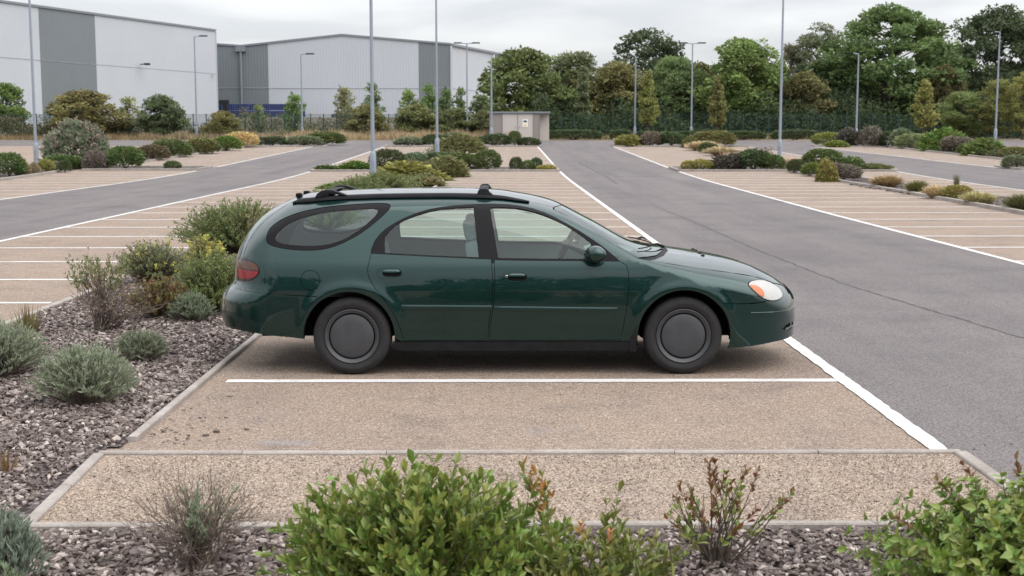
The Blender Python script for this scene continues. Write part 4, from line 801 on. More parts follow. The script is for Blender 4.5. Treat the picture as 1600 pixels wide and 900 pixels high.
SHRUBS = [
    (-21.91, 58.36, 0.033, 1.19, 0.92, 'round', 'mid', 'round green bush cut by the left edge of the photo beside a lamp post', 'shrubs in the left bed by the road'),
    (-21.44, 58.82, 0.036, 0.57, 0.65, 'loose', 'tan', 'small tan bush between the round green bush and the left lamp post', 'shrubs in the left bed by the road'),
    (-21.25, 59.47, 0.042, 0.49, 0.57, 'loose', 'buff', 'dry buff bush at the foot of the left lamp post', 'shrubs in the left bed by the road'),
    (-21.87, 63.02, 0.079, 0.68, 0.6, 'round', 'yellow', 'yellow and green variegated bush just right of the left lamp post', 'shrubs in the left bed by the road'),
    (-22.07, 66.23, 0.123, 1.61, 0.65, 'round', 'mid', 'low wide green bush under the big flowering shrub, right of the yellow bush', 'shrubs in the left bed by the road'),
    (-21.67, 63.69, 0.087, 0.56, 0.49, 'loose', 'mauve', 'dull mauve tuft in front of the low green bush beside the yellow bush', 'shrubs in the left bed by the road'),
    (-20.72, 62.24, 0.07, 0.49, 0.6, 'round', 'dark', 'small upright dark green bush at the kerb below the flowering shrub', 'shrubs in the left bed by the road'),
    (-21.94, 68.1, 0.152, 2.79, 2.26, 'flower', 'greygreen', 'large loose grey green shrub with faded pink flower tips', 'shrubs in the left bed by the road'),
    (-20.25, 65.27, 0.108, 0.95, 0.87, 'round', 'mauve', 'mauve grey mound at the right foot of the flowering shrub', 'shrubs in the left bed by the road'),
    (-20.26, 67.27, 0.139, 0.39, 0.58, 'round', 'lime', 'small lime bush squeezed between mauve mound and green block', 'shrubs in the left bed by the road'),
    (-19.03, 66.2, 0.122, 1.58, 1.13, 'round', 'mid', 'squarish green bush at the corner of the kerb on the left', 'shrubs in the left bed by the road'),
    (-20.58, 77.36, 0.323, 1.66, 0.88, 'round', 'brown', 'brown leaved clipped bush behind the squarish green bush', 'shrubs in the left bed by the road'),
    (-20.78, 82.35, 0.416, 2.09, 0.97, 'round', 'mid', 'long green hedge piece right of the brown clipped bush', 'shrubs in the left bed by the road'),
    (-20.19, 87.79, 0.517, 1.97, 0.95, 'round', 'olive', 'olive hedge piece in the row below the lamp post with one arm', 'shrubs in the left bed by the road'),
    (-19.56, 88.62, 0.532, 0.95, 0.89, 'round', 'mid', 'narrow green bush in the row between olive and bright pieces', 'shrubs in the left bed by the road'),
    (-19.69, 93.99, 0.632, 1.74, 1.02, 'round', 'bright', 'brighter green hedge piece next to the cream yellow bush', 'shrubs in the left bed by the road'),
    (-20.14, 101.35, 0.769, 2.07, 1.06, 'round', 'cream', 'cream yellow bush at the far end of the left hedge row', 'shrubs in the left bed by the road'),
    (-18.34, 104.5, 0.828, 2.75, 0.79, 'box', 'dark', 'dark low hedge on the far left island beside the cream bush', 'shrubs in the left bed by the road'),
    (-15.8, 104.5, 0.828, 2.54, 0.84, 'round', 'greygreen', 'flat grey green mound at the road end of the far left island', 'shrubs in the left bed by the road'),
    (-14.63, 107.5, 0.883, 3.04, 1.03, 'round', 'mid', 'long low green bush behind the grey green mound', 'shrubs in the left bed by the road'),
    (-16.49, 65.6, 0.113, 0.67, 0.4, 'round', 'mid', 'lone small green ball on the island tip by the left road', 'shrubs in the left bed by the road'),
    (-7.39, 104, 0.818, 1.87, 0.7, 'round', 'greygreen', 'grey green flat bush on the left tip of the far middle island', 'shrubs on the middle islands'),
    (-5.33, 104.5, 0.828, 1.83, 0.94, 'round', 'dark', 'dark green rounded bush behind the second tall lamp post', 'shrubs on the middle islands'),
    (-3.78, 105, 0.837, 2.05, 1.03, 'round', 'greygreen', 'grey green bush at the middle of the far island, left of the double lamp', 'shrubs on the middle islands'),
    (-2.76, 90, 0.558, 2.54, 1.03, 'loose', 'oliveb', 'olive brown spreading bush along the bed in front of the far island', 'shrubs on the middle islands'),
    (-0.7, 104, 0.818, 2.33, 0.9, 'round', 'dark', 'dark rounded hedge in front of the kiosk', 'shrubs on the middle islands'),
    (0.97, 104, 0.818, 0.91, 1.2, 'round', 'mid', 'upright green bush in front of the kiosk doors', 'shrubs on the middle islands'),
    (2.08, 104, 0.818, 1.57, 0.7, 'round', 'dark', 'low dark bush at the right corner of the kiosk', 'shrubs on the middle islands'),
    (-5.64, 65, 0.105, 1.4, 0.91, 'round', 'dark', 'large dark round bush right of the nearest lamp post', 'shrubs on the middle islands'),
    (-4.74, 70, 0.186, 1.3, 0.65, 'round', 'greygreen', 'grey green mound between the dark round bush and the second lamp post', 'shrubs on the middle islands'),
    (-3.29, 71, 0.205, 2.15, 0.68, 'round', 'dark', 'low dark hedge at the foot of the second lamp post', 'shrubs on the middle islands'),
    (-1.96, 66, 0.119, 1.8, 0.78, 'round', 'mid', 'dense green hedge beside the round bush on the near middle island', 'shrubs on the middle islands'),
    (-0.72, 64.8, 0.102, 1.11, 0.91, 'round', 'mid', 'round green bush at the right end of the dense hedge', 'shrubs on the middle islands'),
    (-8.59, 64.5, 0.098, 1.2, 0.28, 'loose', 'mid', 'low sprawling plant on the left tip of the near middle island', 'shrubs on the middle islands'),
    (-7.31, 64.6, 0.099, 1.51, 0.48, 'loose', 'bright', 'low bright green plant left of the nearest lamp post', 'shrubs on the middle islands'),
    (-3.82, 54, 0.007, 2.48, 0.73, 'loose', 'yellowo', 'yellow tinged olive bush right behind the nearest lamp post base', 'shrubs on the middle islands'),
    (-2.66, 57.5, 0.026, 1.57, 0.77, 'loose', 'oliveb', 'tall olive bush along the kerb behind the car roof', 'shrubs on the middle islands'),
    (-5.27, 46.5, 0.0, 2.18, 0.26, 'loose', 'green2', 'flat green bush behind the rear roof bar of the car', 'shrubs on the middle islands'),
    (-3.43, 48.5, 0.0, 1.99, 0.35, 'loose', 'oliveb', 'olive bush behind the middle of the car roof', 'shrubs on the middle islands'),
    (0.66, 64.6, 0.099, 0.57, 0.64, 'round', 'dark', 'upper left ball of the three dark balls on the near middle island', 'shrubs on the middle islands'),
    (1.26, 64.4, 0.096, 0.63, 0.46, 'round', 'mid', 'low green ball in the middle of the three balls', 'shrubs on the middle islands'),
    (1.66, 65.2, 0.107, 0.54, 0.55, 'round', 'dark', 'right hand ball of the three dark balls, above the yellow plant', 'shrubs on the middle islands'),
    (2.14, 64.4, 0.096, 0.94, 0.3, 'loose', 'yellow', 'flat yellow green plant at the tip of the near middle island', 'shrubs on the middle islands'),
    (10.14, 104, 0.818, 1.88, 0.85, 'loose', 'lime', 'bright lime bush on the left tip of the far right island', 'shrubs on the right hand beds'),
    (11.81, 104, 0.818, 1.57, 1.05, 'round', 'mauve', 'mauve brown bush right of the lime bush', 'shrubs on the right hand beds'),
    (13.38, 104, 0.818, 1.93, 1.05, 'round', 'dark', 'dark green bush in the middle of the far right island', 'shrubs on the right hand beds'),
    (14.43, 101, 0.763, 1.08, 0.87, 'loose', 'olive', 'olive bush at the corner of the far right island', 'shrubs on the right hand beds'),
    (16.42, 103, 0.8, 3.12, 1.22, 'round', 'olive', 'long olive bush behind the tan grasses, right of the double lamp', 'shrubs on the right hand beds'),
    (14.4, 94, 0.632, 1.84, 0.84, 'tuft', 'straw', 'pinkish tan grass clump at the bend of the kerb', 'shrubs on the right hand beds'),
    (13.94, 89, 0.539, 1.09, 0.66, 'round', 'mid', 'small green mound between two tan grass clumps', 'shrubs on the right hand beds'),
    (14.06, 84, 0.446, 1.64, 0.72, 'tuft', 'straw', 'second tan grass clump nearer along the kerb', 'shrubs on the right hand beds'),
    (13.7, 70, 0.186, 2.12, 0.99, 'wispy', 'mauve', 'tall wispy shrub with purple seed heads left of the right tall lamp post', 'shrubs on the right hand beds'),
    (9.27, 65, 0.105, 0.64, 0.43, 'round', 'yellow', 'left one of the two yellow bushes on the near right island', 'shrubs on the right hand beds'),
    (9.91, 64.8, 0.102, 0.89, 0.5, 'round', 'yellow', 'right one of the two yellow bushes on the near right island', 'shrubs on the right hand beds'),
    (11.08, 65, 0.105, 1.37, 0.78, 'loose', 'purple', 'dark purple bush beside the two yellow bushes', 'shrubs on the right hand beds'),
    (12.47, 65, 0.105, 1.65, 0.97, 'round', 'dark', 'big rounded green bush left of the right tall lamp post', 'shrubs on the right hand beds'),
    (13.29, 64.6, 0.099, 1.01, 0.7, 'round', 'mid', 'smaller green bush at the foot of the right tall lamp post', 'shrubs on the right hand beds'),
    (15.05, 68, 0.151, 0.86, 0.62, 'tuft', 'straw', 'tan grass just right of the right tall lamp post', 'shrubs on the right hand beds'),
    (13.83, 61.5, 0.061, 0.78, 0.65, 'round', 'dark', 'small dark ball right of the right tall lamp post', 'shrubs on the right hand beds'),
    (13.73, 58, 0.03, 0.8, 0.61, 'round', 'bright', 'bright green ball between the dark ball and the yellow green bush', 'shrubs on the right hand beds'),
    (13.04, 52.5, 0.003, 0.72, 0.77, 'loose', 'yellowo', 'yellow green upright bush at the kerb of the right bed', 'shrubs on the right hand beds'),
    (13.95, 53.5, 0.006, 1.26, 0.64, 'round', 'mauve', 'purple green mound spilling over the right kerb', 'shrubs on the right hand beds'),
    (16.15, 66, 0.119, 1.78, 1.0, 'round', 'mid', 'large rounded grey green bush by the second road', 'shrubs on the right hand beds'),
    (17.29, 65, 0.105, 1.34, 0.62, 'loose', 'green2', 'dark leafy bush on the island right of the large rounded bush', 'shrubs on the right hand beds'),
    (18.39, 64.6, 0.099, 1.33, 0.29, 'loose', 'olive', 'low straggly plant at the tip of the right island', 'shrubs on the right hand beds'),
    (13.81, 46.95, 0.0, 0.92, 0.56, 'tuft', 'brownt', 'round brown grass tuft on the slate bed', 'shrubs on the right hand beds'),
    (13.38, 42.09, 0.0, 0.58, 0.55, 'tuft', 'olive', 'olive tuft with upright tips right of the brown tuft', 'shrubs on the right hand beds'),
    (13.13, 39.33, 0.0, 0.66, 0.51, 'tuft', 'straw', 'straw coloured tuft in the middle of the right slate bed', 'shrubs on the right hand beds'),
    (13.46, 38.62, 0.0, 0.72, 0.4, 'round', 'yellow', 'yellow variegated bush among the tufts of the slate bed', 'shrubs on the right hand beds'),
    (13.89, 39.95, 0.0, 0.27, 0.72, 'wispy', 'olive', 'thin spiky stems standing behind the yellow bush of the slate bed', 'shrubs on the right hand beds'),
    (13.14, 35.94, 0.0, 0.71, 0.46, 'tuft', 'limet', 'light olive grass tuft right of the yellow variegated bush', 'shrubs on the right hand beds'),
    (13.11, 33.03, 0.0, 0.55, 0.54, 'tuft', 'olive', 'dull green tuft cut by the right edge of the photo', 'shrubs on the right hand beds'),
    (26.37, 106, 0.856, 1.97, 0.96, 'round', 'lime', 'lime mound at the left end of the far right border', 'shrubs of the far right border'),
    (26.06, 102.5, 0.79, 1.7, 0.53, 'loose', 'lime', 'flat lime plant on the kerb at the left end of the border', 'shrubs of the far right border'),
    (27.64, 104, 0.818, 1.78, 1.45, 'loose', 'purple', 'dark brownish bush under the single lamp post of the border', 'shrubs of the far right border'),
    (28.83, 103, 0.8, 1.81, 1.47, 'loose', 'mauve', 'mauve bush right of the dark brownish bush', 'shrubs of the far right border'),
    (30.11, 102.5, 0.79, 1.7, 1.08, 'round', 'dark', 'dark rounded bush beside the mauve bush', 'shrubs of the far right border'),
    (30.74, 101, 0.763, 1.58, 1.31, 'round', 'greygreen', 'silvery green bush in the border behind the dark one', 'shrubs of the far right border'),
    (30.65, 98, 0.707, 2.3, 1.12, 'round', 'pale', 'pale green mound in the middle of the border', 'shrubs of the far right border'),
    (30.71, 95, 0.651, 0.93, 0.82, 'round', 'mid', 'small green bush below the yellow sapling', 'shrubs of the far right border'),
    (31.41, 93, 0.614, 2.64, 1.32, 'loose', 'bright', 'tall bright green bush in the border', 'shrubs of the far right border'),
    (31.07, 89, 0.539, 2.09, 1.01, 'round', 'mauve', 'grey pink mound right of the bright green bush', 'shrubs of the far right border'),
    (30.34, 86, 0.484, 0.84, 0.66, 'round', 'mid', 'little green ball in front of the grey pink mound', 'shrubs of the far right border'),
    (31.1, 84, 0.446, 2.47, 1.04, 'loose', 'green2', 'wide green bush under the lamp post with the sign', 'shrubs of the far right border'),
    (31.37, 80, 0.372, 1.57, 0.64, 'round', 'olive', 'olive bush at the right end of the border', 'shrubs of the far right border'),
    (26.12, 66.5, 0.127, 1.11, 0.63, 'round', 'greygreen', 'round grey green bush on the kerbed island at the right edge', 'shrubs of the far right border'),
    (6.71, 124, 1.19, 6.28, 1.01, 'box', 'dark', 'clipped dark hedge right of the kiosk', 'clipped hedges along the far edge'),
    (11.18, 124, 1.19, 2.3, 1.01, 'box', 'dark', 'short clipped hedge behind the lime bush', 'clipped hedges along the far edge'),
    (13.83, 125, 1.209, 2.56, 0.87, 'box', 'dark', 'clipped hedge behind the slender lamp post', 'clipped hedges along the far edge'),
    (17.85, 125, 1.209, 4.88, 0.87, 'box', 'dark', 'clipped hedge behind the double lamp post on the right', 'clipped hedges along the far edge'),
    (22.67, 124, 1.19, 5.08, 0.89, 'box', 'dark', 'clipped hedge below the bright ash tree', 'clipped hedges along the far edge'),
    (27.24, 122, 1.153, 5.0, 1.04, 'box', 'dark', 'clipped hedge at the bend of the second road', 'clipped hedges along the far edge'),
]
TREES = [
    (2.37, 139, 1.469, 8.66, 9.02, 'oak', (0.085, 0.105, 0.04), 'broad olive green tree rising behind the kiosk'),
    (8.13, 146, 1.6, 6.54, 9.18, 'willow', (0.095, 0.11, 0.055), 'grey green tree between the kiosk tree and the brownish thicket'),
    (8.18, 134, 1.376, 1.96, 7.28, 'poplar', (0.11, 0.13, 0.07), 'slim pale poplar in front of the grey green tree'),
    (12.09, 141, 1.507, 6.87, 7.83, 'oak', (0.11, 0.105, 0.045), 'brownish olive tree beside the slim poplar'),
    (17.39, 160, 1.86, 9.98, 12.35, 'gaps', (0.05, 0.066, 0.034), 'tall dark tree standing up behind the others left of the double lamp'),
    (14.04, 126.5, 1.237, 2.34, 6.56, 'cone', (0.14, 0.15, 0.048), 'small yellow green upright tree behind the slender lamp post'),
    (18.23, 141, 1.507, 5.77, 8.44, 'willow', (0.095, 0.13, 0.055), 'soft light green willowy tree left of the double lamp post on the right'),
    (21.41, 143, 1.544, 5.02, 7.7, 'oak', (0.085, 0.085, 0.035), 'dull olive tree behind the double lamp post on the right'),
    (20.68, 126.5, 1.237, 2.22, 6.08, 'cone', (0.125, 0.125, 0.05), 'small olive brown upright tree right of the double lamp post'),
    (24.98, 137, 1.432, 7.48, 9.99, 'ash', (0.1, 0.135, 0.045), 'bright green ash tree with a pale trunk'),
    (34.05, 156, 1.786, 4.26, 10.2, 'birch', (0.11, 0.1, 0.06), 'thin brownish tree seen behind the right tall lamp post'),
    (36.6, 154, 1.748, 6.91, 12.6, 'birch', (0.09, 0.105, 0.06), 'tall wispy grey green tree left of the biggest tree'),
    (31.66, 138, 1.451, 5.52, 6.75, 'oak', (0.1, 0.095, 0.042), 'low brown green tree right of the right tall lamp post'),
    (42.17, 144, 1.562, 15.04, 13.9, 'big', (0.075, 0.11, 0.04), 'biggest tree of the wood with sky showing through its crown'),
    (45.73, 136, 1.414, 4.78, 7.22, 'oak', (0.075, 0.07, 0.032), 'dark brownish tree behind the yellow sapling'),
    (55.46, 149, 1.655, 11.64, 14.21, 'big', (0.05, 0.066, 0.034), 'very dark tall tree at the right edge of the photo'),
    (39.22, 122, 1.153, 2.62, 5.63, 'cone', (0.17, 0.17, 0.06), 'yellow leaved sapling in the far right border'),
    (44.17, 126, 1.228, 4.06, 4.62, 'willow', (0.12, 0.15, 0.06), 'light green young willow right of the yellow sapling'),
    (46.7, 124, 1.19, 4.24, 5.55, 'birch', (0.135, 0.14, 0.05), 'olive yellow young tree behind the lamp post with the sign'),
    (48.4, 122, 1.153, 3.34, 6.34, 'birch', (0.15, 0.155, 0.055), 'yellow green young tree cut by the right edge of the photo'),
    (39.64, 150, 1.674, 6.73, 7.93, 'oak', (0.06, 0.075, 0.032), 'dark rounded tree left below the biggest tree'),
    (-49.18, 131, 1.321, 4.2, 5.41, 'ash', (0.09, 0.13, 0.04), 'green young tree at the left edge in front of the pale wall'),
    (-40.11, 127, 1.246, 7.28, 4.62, 'oak', (0.125, 0.115, 0.05), 'orange brown spreading thorn tree before the grey wall panel'),
    (-37.16, 131, 1.321, 2.42, 4.04, 'birch', (0.15, 0.165, 0.075), 'thin pale sapling before the white wall'),
    (-32.69, 126.5, 1.237, 4.43, 4.25, 'oak', (0.07, 0.09, 0.045), 'dense dark green small tree before the white wall'),
    (-26.82, 126, 1.228, 3.19, 2.73, 'oak', (0.125, 0.12, 0.05), 'olive bushy tree by the fence near the corner of the big hall'),
    (-20.62, 131, 1.321, 1.91, 4.29, 'ash', (0.1, 0.15, 0.045), 'bright green sapling in front of the blue crates'),
    (-24.44, 132, 1.339, 1.41, 3.35, 'ash', (0.12, 0.15, 0.06), 'tiny pale sapling before the crate stack'),
    (-16.02, 134, 1.376, 1.83, 5.03, 'birch', (0.15, 0.155, 0.075), 'sparse pale sapling in front of the gabled hall'),
    (-13.13, 133, 1.358, 2.07, 5.46, 'birch', (0.075, 0.11, 0.045), 'dark slender sapling beside the nearest lamp post'),
    (-9.54, 134, 1.376, 1.96, 4.71, 'ash', (0.11, 0.15, 0.05), 'light green sapling left of the second tall lamp post'),
    (-7.46, 133, 1.358, 2.07, 5.33, 'ash', (0.08, 0.125, 0.04), 'green sapling just left of the second tall lamp post'),
    (-5.7, 134, 1.376, 1.57, 4.84, 'ash', (0.085, 0.12, 0.045), 'green sapling just right of the second tall lamp post'),
    (-4.18, 133, 1.358, 1.55, 5.01, 'birch', (0.075, 0.105, 0.04), 'dark sapling left of the double lamp post by the gabled hall'),
    (-2.15, 131, 1.321, 2.17, 4.3, 'birch', (0.085, 0.11, 0.05), 'dark young tree left of the kiosk'),
    (-13.05, 127, 1.246, 3.71, 3.34, 'oak', (0.115, 0.115, 0.05), 'olive thicket behind the fence at the nearest lamp post'),
    (-8.41, 128.5, 1.274, 4.5, 3.35, 'oak', (0.11, 0.12, 0.05), 'olive green thicket left of the second tall lamp post'),
    (-4.51, 127.5, 1.255, 4.22, 3.04, 'oak', (0.09, 0.105, 0.045), 'green thicket right of the second tall lamp post'),
    (-1.78, 127, 1.246, 2.47, 2.79, 'oak', (0.1, 0.105, 0.05), 'thicket hiding the left wall of the kiosk'),
]
LAMP_POSTS = [
    (-25.13, 70.91, 0.203, 10.2, 'none'),
    (-29.23, 126.07, 1.229, 9.71, 'right'),
    (-19.22, 126.5, 1.237, 8.06, 'right'),
    (-5.25, 53.26, 0.005, 10.2, 'none'),
    (-4.0, 80.54, 0.382, 10.2, 'none'),
    (-3.38, 126.5, 1.237, 9.09, 'both'),
    (-0.99, 120.5, 1.125, 7.66, 'short'),
    (12.77, 126.5, 1.237, 7.77, 'shortr'),
    (18.19, 126.5, 1.237, 9.1, 'both'),
    (16.41, 77.56, 0.327, 10.2, 'none'),
    (31.28, 116, 1.042, 7.73, 'left'),
    (43.63, 116, 1.042, 9.61, 'left'),
]

def unit(a): return a/(np.linalg.norm(a, axis=-1, keepdims=True)+1e-9)
def rdir(n): return unit(rng.normal(size=(n, 3)))
LEAF = {
 'card': (np.array([(0, 0, 0), (.5, -.5, .10), (1, 0, -.05), (.5, .5, .10)]), np.array([(0, 1, 2), (0, 2, 3)])),
 'leaf': (np.array([(0, 0, 0), (.30, -.30, .07), (.68, -.5, .09), (1, 0, -.03), (.68, .5, .09), (.30, .30, .07), (.5, 0, 0)]), np.array([(0, 1, 6), (1, 2, 6), (2, 3, 6), (3, 4, 6), (4, 5, 6), (5, 0, 6)])),
 'point': (np.array([(0, 0, 0), (.22, -.36, .05), (.48, -.5, .09), (1, 0, -.10), (.48, .5, .09), (.22, .36, .05), (.45, 0, 0)]), np.array([(0, 1, 6), (1, 2, 6), (2, 3, 6), (3, 4, 6), (4, 5, 6), (5, 0, 6)])),
 'blade': (np.array([(0, -.5, 0), (0, .5, 0), (.55, -.38, .03), (.55, .38, .03), (1, 0, .0)]), np.array([(0, 2, 1), (1, 2, 3), (2, 4, 3)])),
}
def leaf_mesh(name, mat, P, D, Nn, ln, wd, kind='card', tint=None, slow=None):
    D = unit(D); Sd = unit(np.cross(Nn, D)); Nn = np.cross(D, Sd); V, F = LEAF[kind]; n = len(P)
    ln = np.broadcast_to(ln, n)[:, None, None]; wd = np.broadcast_to(wd, n)[:, None, None]
    Q = P[:, None]+D[:, None]*V[None, :, :1]*ln+Sd[:, None]*V[None, :, 1:2]*wd+Nn[:, None]*V[None, :, 2:]*ln
    Fs = (F[None]+(np.arange(n)*len(V))[:, None, None]).reshape(-1, 3)
    tint = rng.uniform(0, 1, n) if tint is None else tint; slow = rng.uniform(0, 1, n) if slow is None else slow
    return np_mesh(name, Q.reshape(-1, 3), [Fs], mat, attrs={'tint': np.repeat(np.clip(tint, 0, 1), len(V)), 'tint_slow': np.repeat(np.clip(slow, 0, 1), len(V))})
def lumps(D, k, amp, seed):
    """smooth lumpiness over directions"""
    g = np.random.default_rng(seed); c = unit(g.normal(size=(k, 3))); a = g.uniform(-1, 1, k)
    return 1+amp*np.sum(a[None]*np.exp(-((1-D@c.T)/.12)), 1)
def bush_arch(kind, seed):
    """a unit plant: about 1 wide, 1 deep, 1 tall, standing on z = 0; returns [(name, mesh)]"""
    global rng; keep = rng; rng = np.random.default_rng(seed)
    parts = []
    if kind in ('round', 'box', 'loose', 'flower'):
        n = {'round': 3000, 'box': 3800, 'loose': 2300, 'flower': 2600}[kind]
        D = rdir(n); D[:, 2] = np.abs(D[:, 2])*1.0-.12*rng.uniform(0, 1, n); D = unit(D)
        R = lumps(D, 26, {'round': .13, 'box': .06, 'loose': .30, 'flower': .26}[kind], seed)
        if kind == 'box':
            q = np.max(np.abs(D)/np.array([1, 1, 1.0]), 1); R = R*(.75/q*.55+.45); R *= 1.0
        rad = rng.uniform(.62 if kind != 'loose' else .45, 1, n)**.6
        if kind in ('round', 'box'):
            D = rdir(n); D[:, 2] = np.where(D[:, 2] < -.55, -D[:, 2], D[:, 2]); R = lumps(D, 30, .12 if kind == 'round' else .05, seed)
            if kind == 'box': R = R*(.70/np.max(np.abs(D), 1)*.6+.42)
            P = D*(R*rad)[:, None]*np.array([.5, .5, .54])+[0, 0, .45]; P[:, 2] = np.maximum(P[:, 2], .01+.05*rng.uniform(0, 1, n))
        else: P = D*(R*rad)[:, None]*np.array([.5, .5, .93]); P[:, 2] = np.maximum(P[:, 2], .01)+.02
        up = np.array([0, 0, .55 if kind in ('round', 'box') else .9]); ld = unit(D+up+rng.normal(size=(n, 3))*.65)
        L_ = {'round': .085, 'box': .07, 'loose': .125, 'flower': .11}[kind]*rng.lognormal(0, .25, n)
        slow = .5+.5*np.sin(P[:, 0]*9+seed)*np.cos(P[:, 1]*8+P[:, 2]*7)
        parts.append(('foliage', leaf_mesh('foliage', M['leaf'], P, ld, unit(D+rng.normal(size=(n, 3))*.5), L_, L_*.55, 'card', rng.beta(2, 2, n), slow*.6+rng.uniform(0, .4, n))))
        if kind == 'flower':
            m = 120; Df = rdir(m); Df[:, 2] = np.abs(Df[:, 2])*.8+.1; Df = unit(Df); b = Df*(lumps(Df, 26, .26, seed)*1.0)[:, None]*np.array([.5, .5, .93])
            k = 9; Pb = np.repeat(b, k, 0)+np.repeat(unit(Df+[0, 0, .7]), k, 0)*np.tile(np.linspace(0, .13, k), m)[:, None]
            parts.append(('flower_spikes', leaf_mesh('flower_spikes', M['petal'], Pb, unit(np.repeat(Df, k, 0)+rng.normal(size=(m*k, 3))), rdir(m*k), .035, .03)))
        mb = MB()
        for i in range(9):
            a = rng.uniform(0, 6.28); r = rng.uniform(.1, .35); mb.tube([(0, 0, 0), (r*.5*math.cos(a), r*.5*math.sin(a), .25), (r*math.cos(a), r*math.sin(a), .62)], [.016, .011, .004], 4, False)
        parts.append(('stems', mb.mesh('stems', M['bark'])))
    elif kind == 'tuft':
        n = 1300; a = rng.uniform(0, 6.28, n); r = rng.uniform(0, .16, n)**.8; P = np.stack([r*np.cos(a), r*np.sin(a), np.zeros(n)], 1)
        out = unit(np.stack([np.cos(a), np.sin(a), np.zeros(n)], 1)); sp = rng.uniform(.05, 1.15, n)
        ld = unit(out*sp[:, None]+[0, 0, 1]+rng.normal(size=(n, 3))*.12); ln = rng.uniform(.5, 1.0, n)
        V1 = leaf_mesh('foliage', M['needle'], P, ld, out, ln*.7, .02, 'blade'); parts.append(('foliage', V1))
        P2 = P+ld*(ln*.62)[:, None]; ld2 = unit(ld+out*.5+rng.normal(size=(n, 3))*.25); parts.append(('tips', leaf_mesh('tips', M['needle'], P2, ld2, out, ln*.35, .028, 'blade')))
    elif kind == 'wispy':
        m = 70; a = rng.uniform(0, 6.28, m); tip = np.stack([.5*np.cos(a)*rng.uniform(.2, 1, m), .5*np.sin(a)*rng.uniform(.2, 1, m), rng.uniform(.6, 1, m)], 1); mb = MB(); Ps, Ds = [], []
        for t in tip:
            mb.tube([(0, 0, 0), tuple(t*[.4, .4, .55]), tuple(t)], [.012, .008, .003], 4, False)
            k = 26; s = rng.uniform(.25, 1, k)[:, None]; Ps.append(t*s*np.array([1, 1, 1])*(.7+.3*s)); Ds.append(rdir(k)+[0, 0, .6])
        Ps = np.concatenate(Ps); n = len(Ps); parts.append(('foliage', leaf_mesh('foliage', M['leaf'], Ps+rng.normal(size=(n, 3))*.02, np.concatenate(Ds), rdir(n), .07, .035)))
        parts.append(('stems', mb.mesh('stems', M['twig'])))
    rng = keep
    return parts
M['petal'] = plain('faded_flower', (.30, .22, .20), .9, var=.3)
def make_plant(name, parts, col, loc, scale, rz, **props):
    root = empty(name, loc, rz); root.scale = scale; tag(root, **props)
    for n, me in parts: o = link(n, me, root); o.color = (*col, 1)
    return root
ARCH = {}
for k, ct in (('round', 4), ('box', 2), ('loose', 4), ('flower', 1), ('tuft', 2), ('wispy', 1)): ARCH[k] = [bush_arch(k, 100+i*7+len(k)+(9 if k == 'flower' else 0)) for i in range(ct)]
for i, (x, y, z, w, h, kind, c, label, group) in enumerate(SHRUBS):
    nm = {'tuft': 'grass_tuft', 'box': 'hedge'}.get(kind, 'shrub'); d = w if kind != 'box' else max(1.2, min(w, 1.6)); d = min(d, 1.9)
    rz = random.uniform(-.12, .12) if kind == 'box' or w > 2.1 else random.uniform(0, 6.28)
    if w > 2.1 and kind != 'box': d = w*.6
    kx = 1.18 if kind in ('round', 'loose', 'flower') else 1.0
    if rz > .2: d = w
    col = tuple(v*random.uniform(.93, 1.07)*1.3 for v in SHRUB_COLOURS[c])
    make_plant(nm, ARCH[kind][i % len(ARCH[kind])], col, (x, y, z-.02), (w*kx, d*kx, h*1.05), rz, label=label, cat={'tuft': 'grass', 'box': 'hedge'}.get(kind, 'shrub'), group=group)
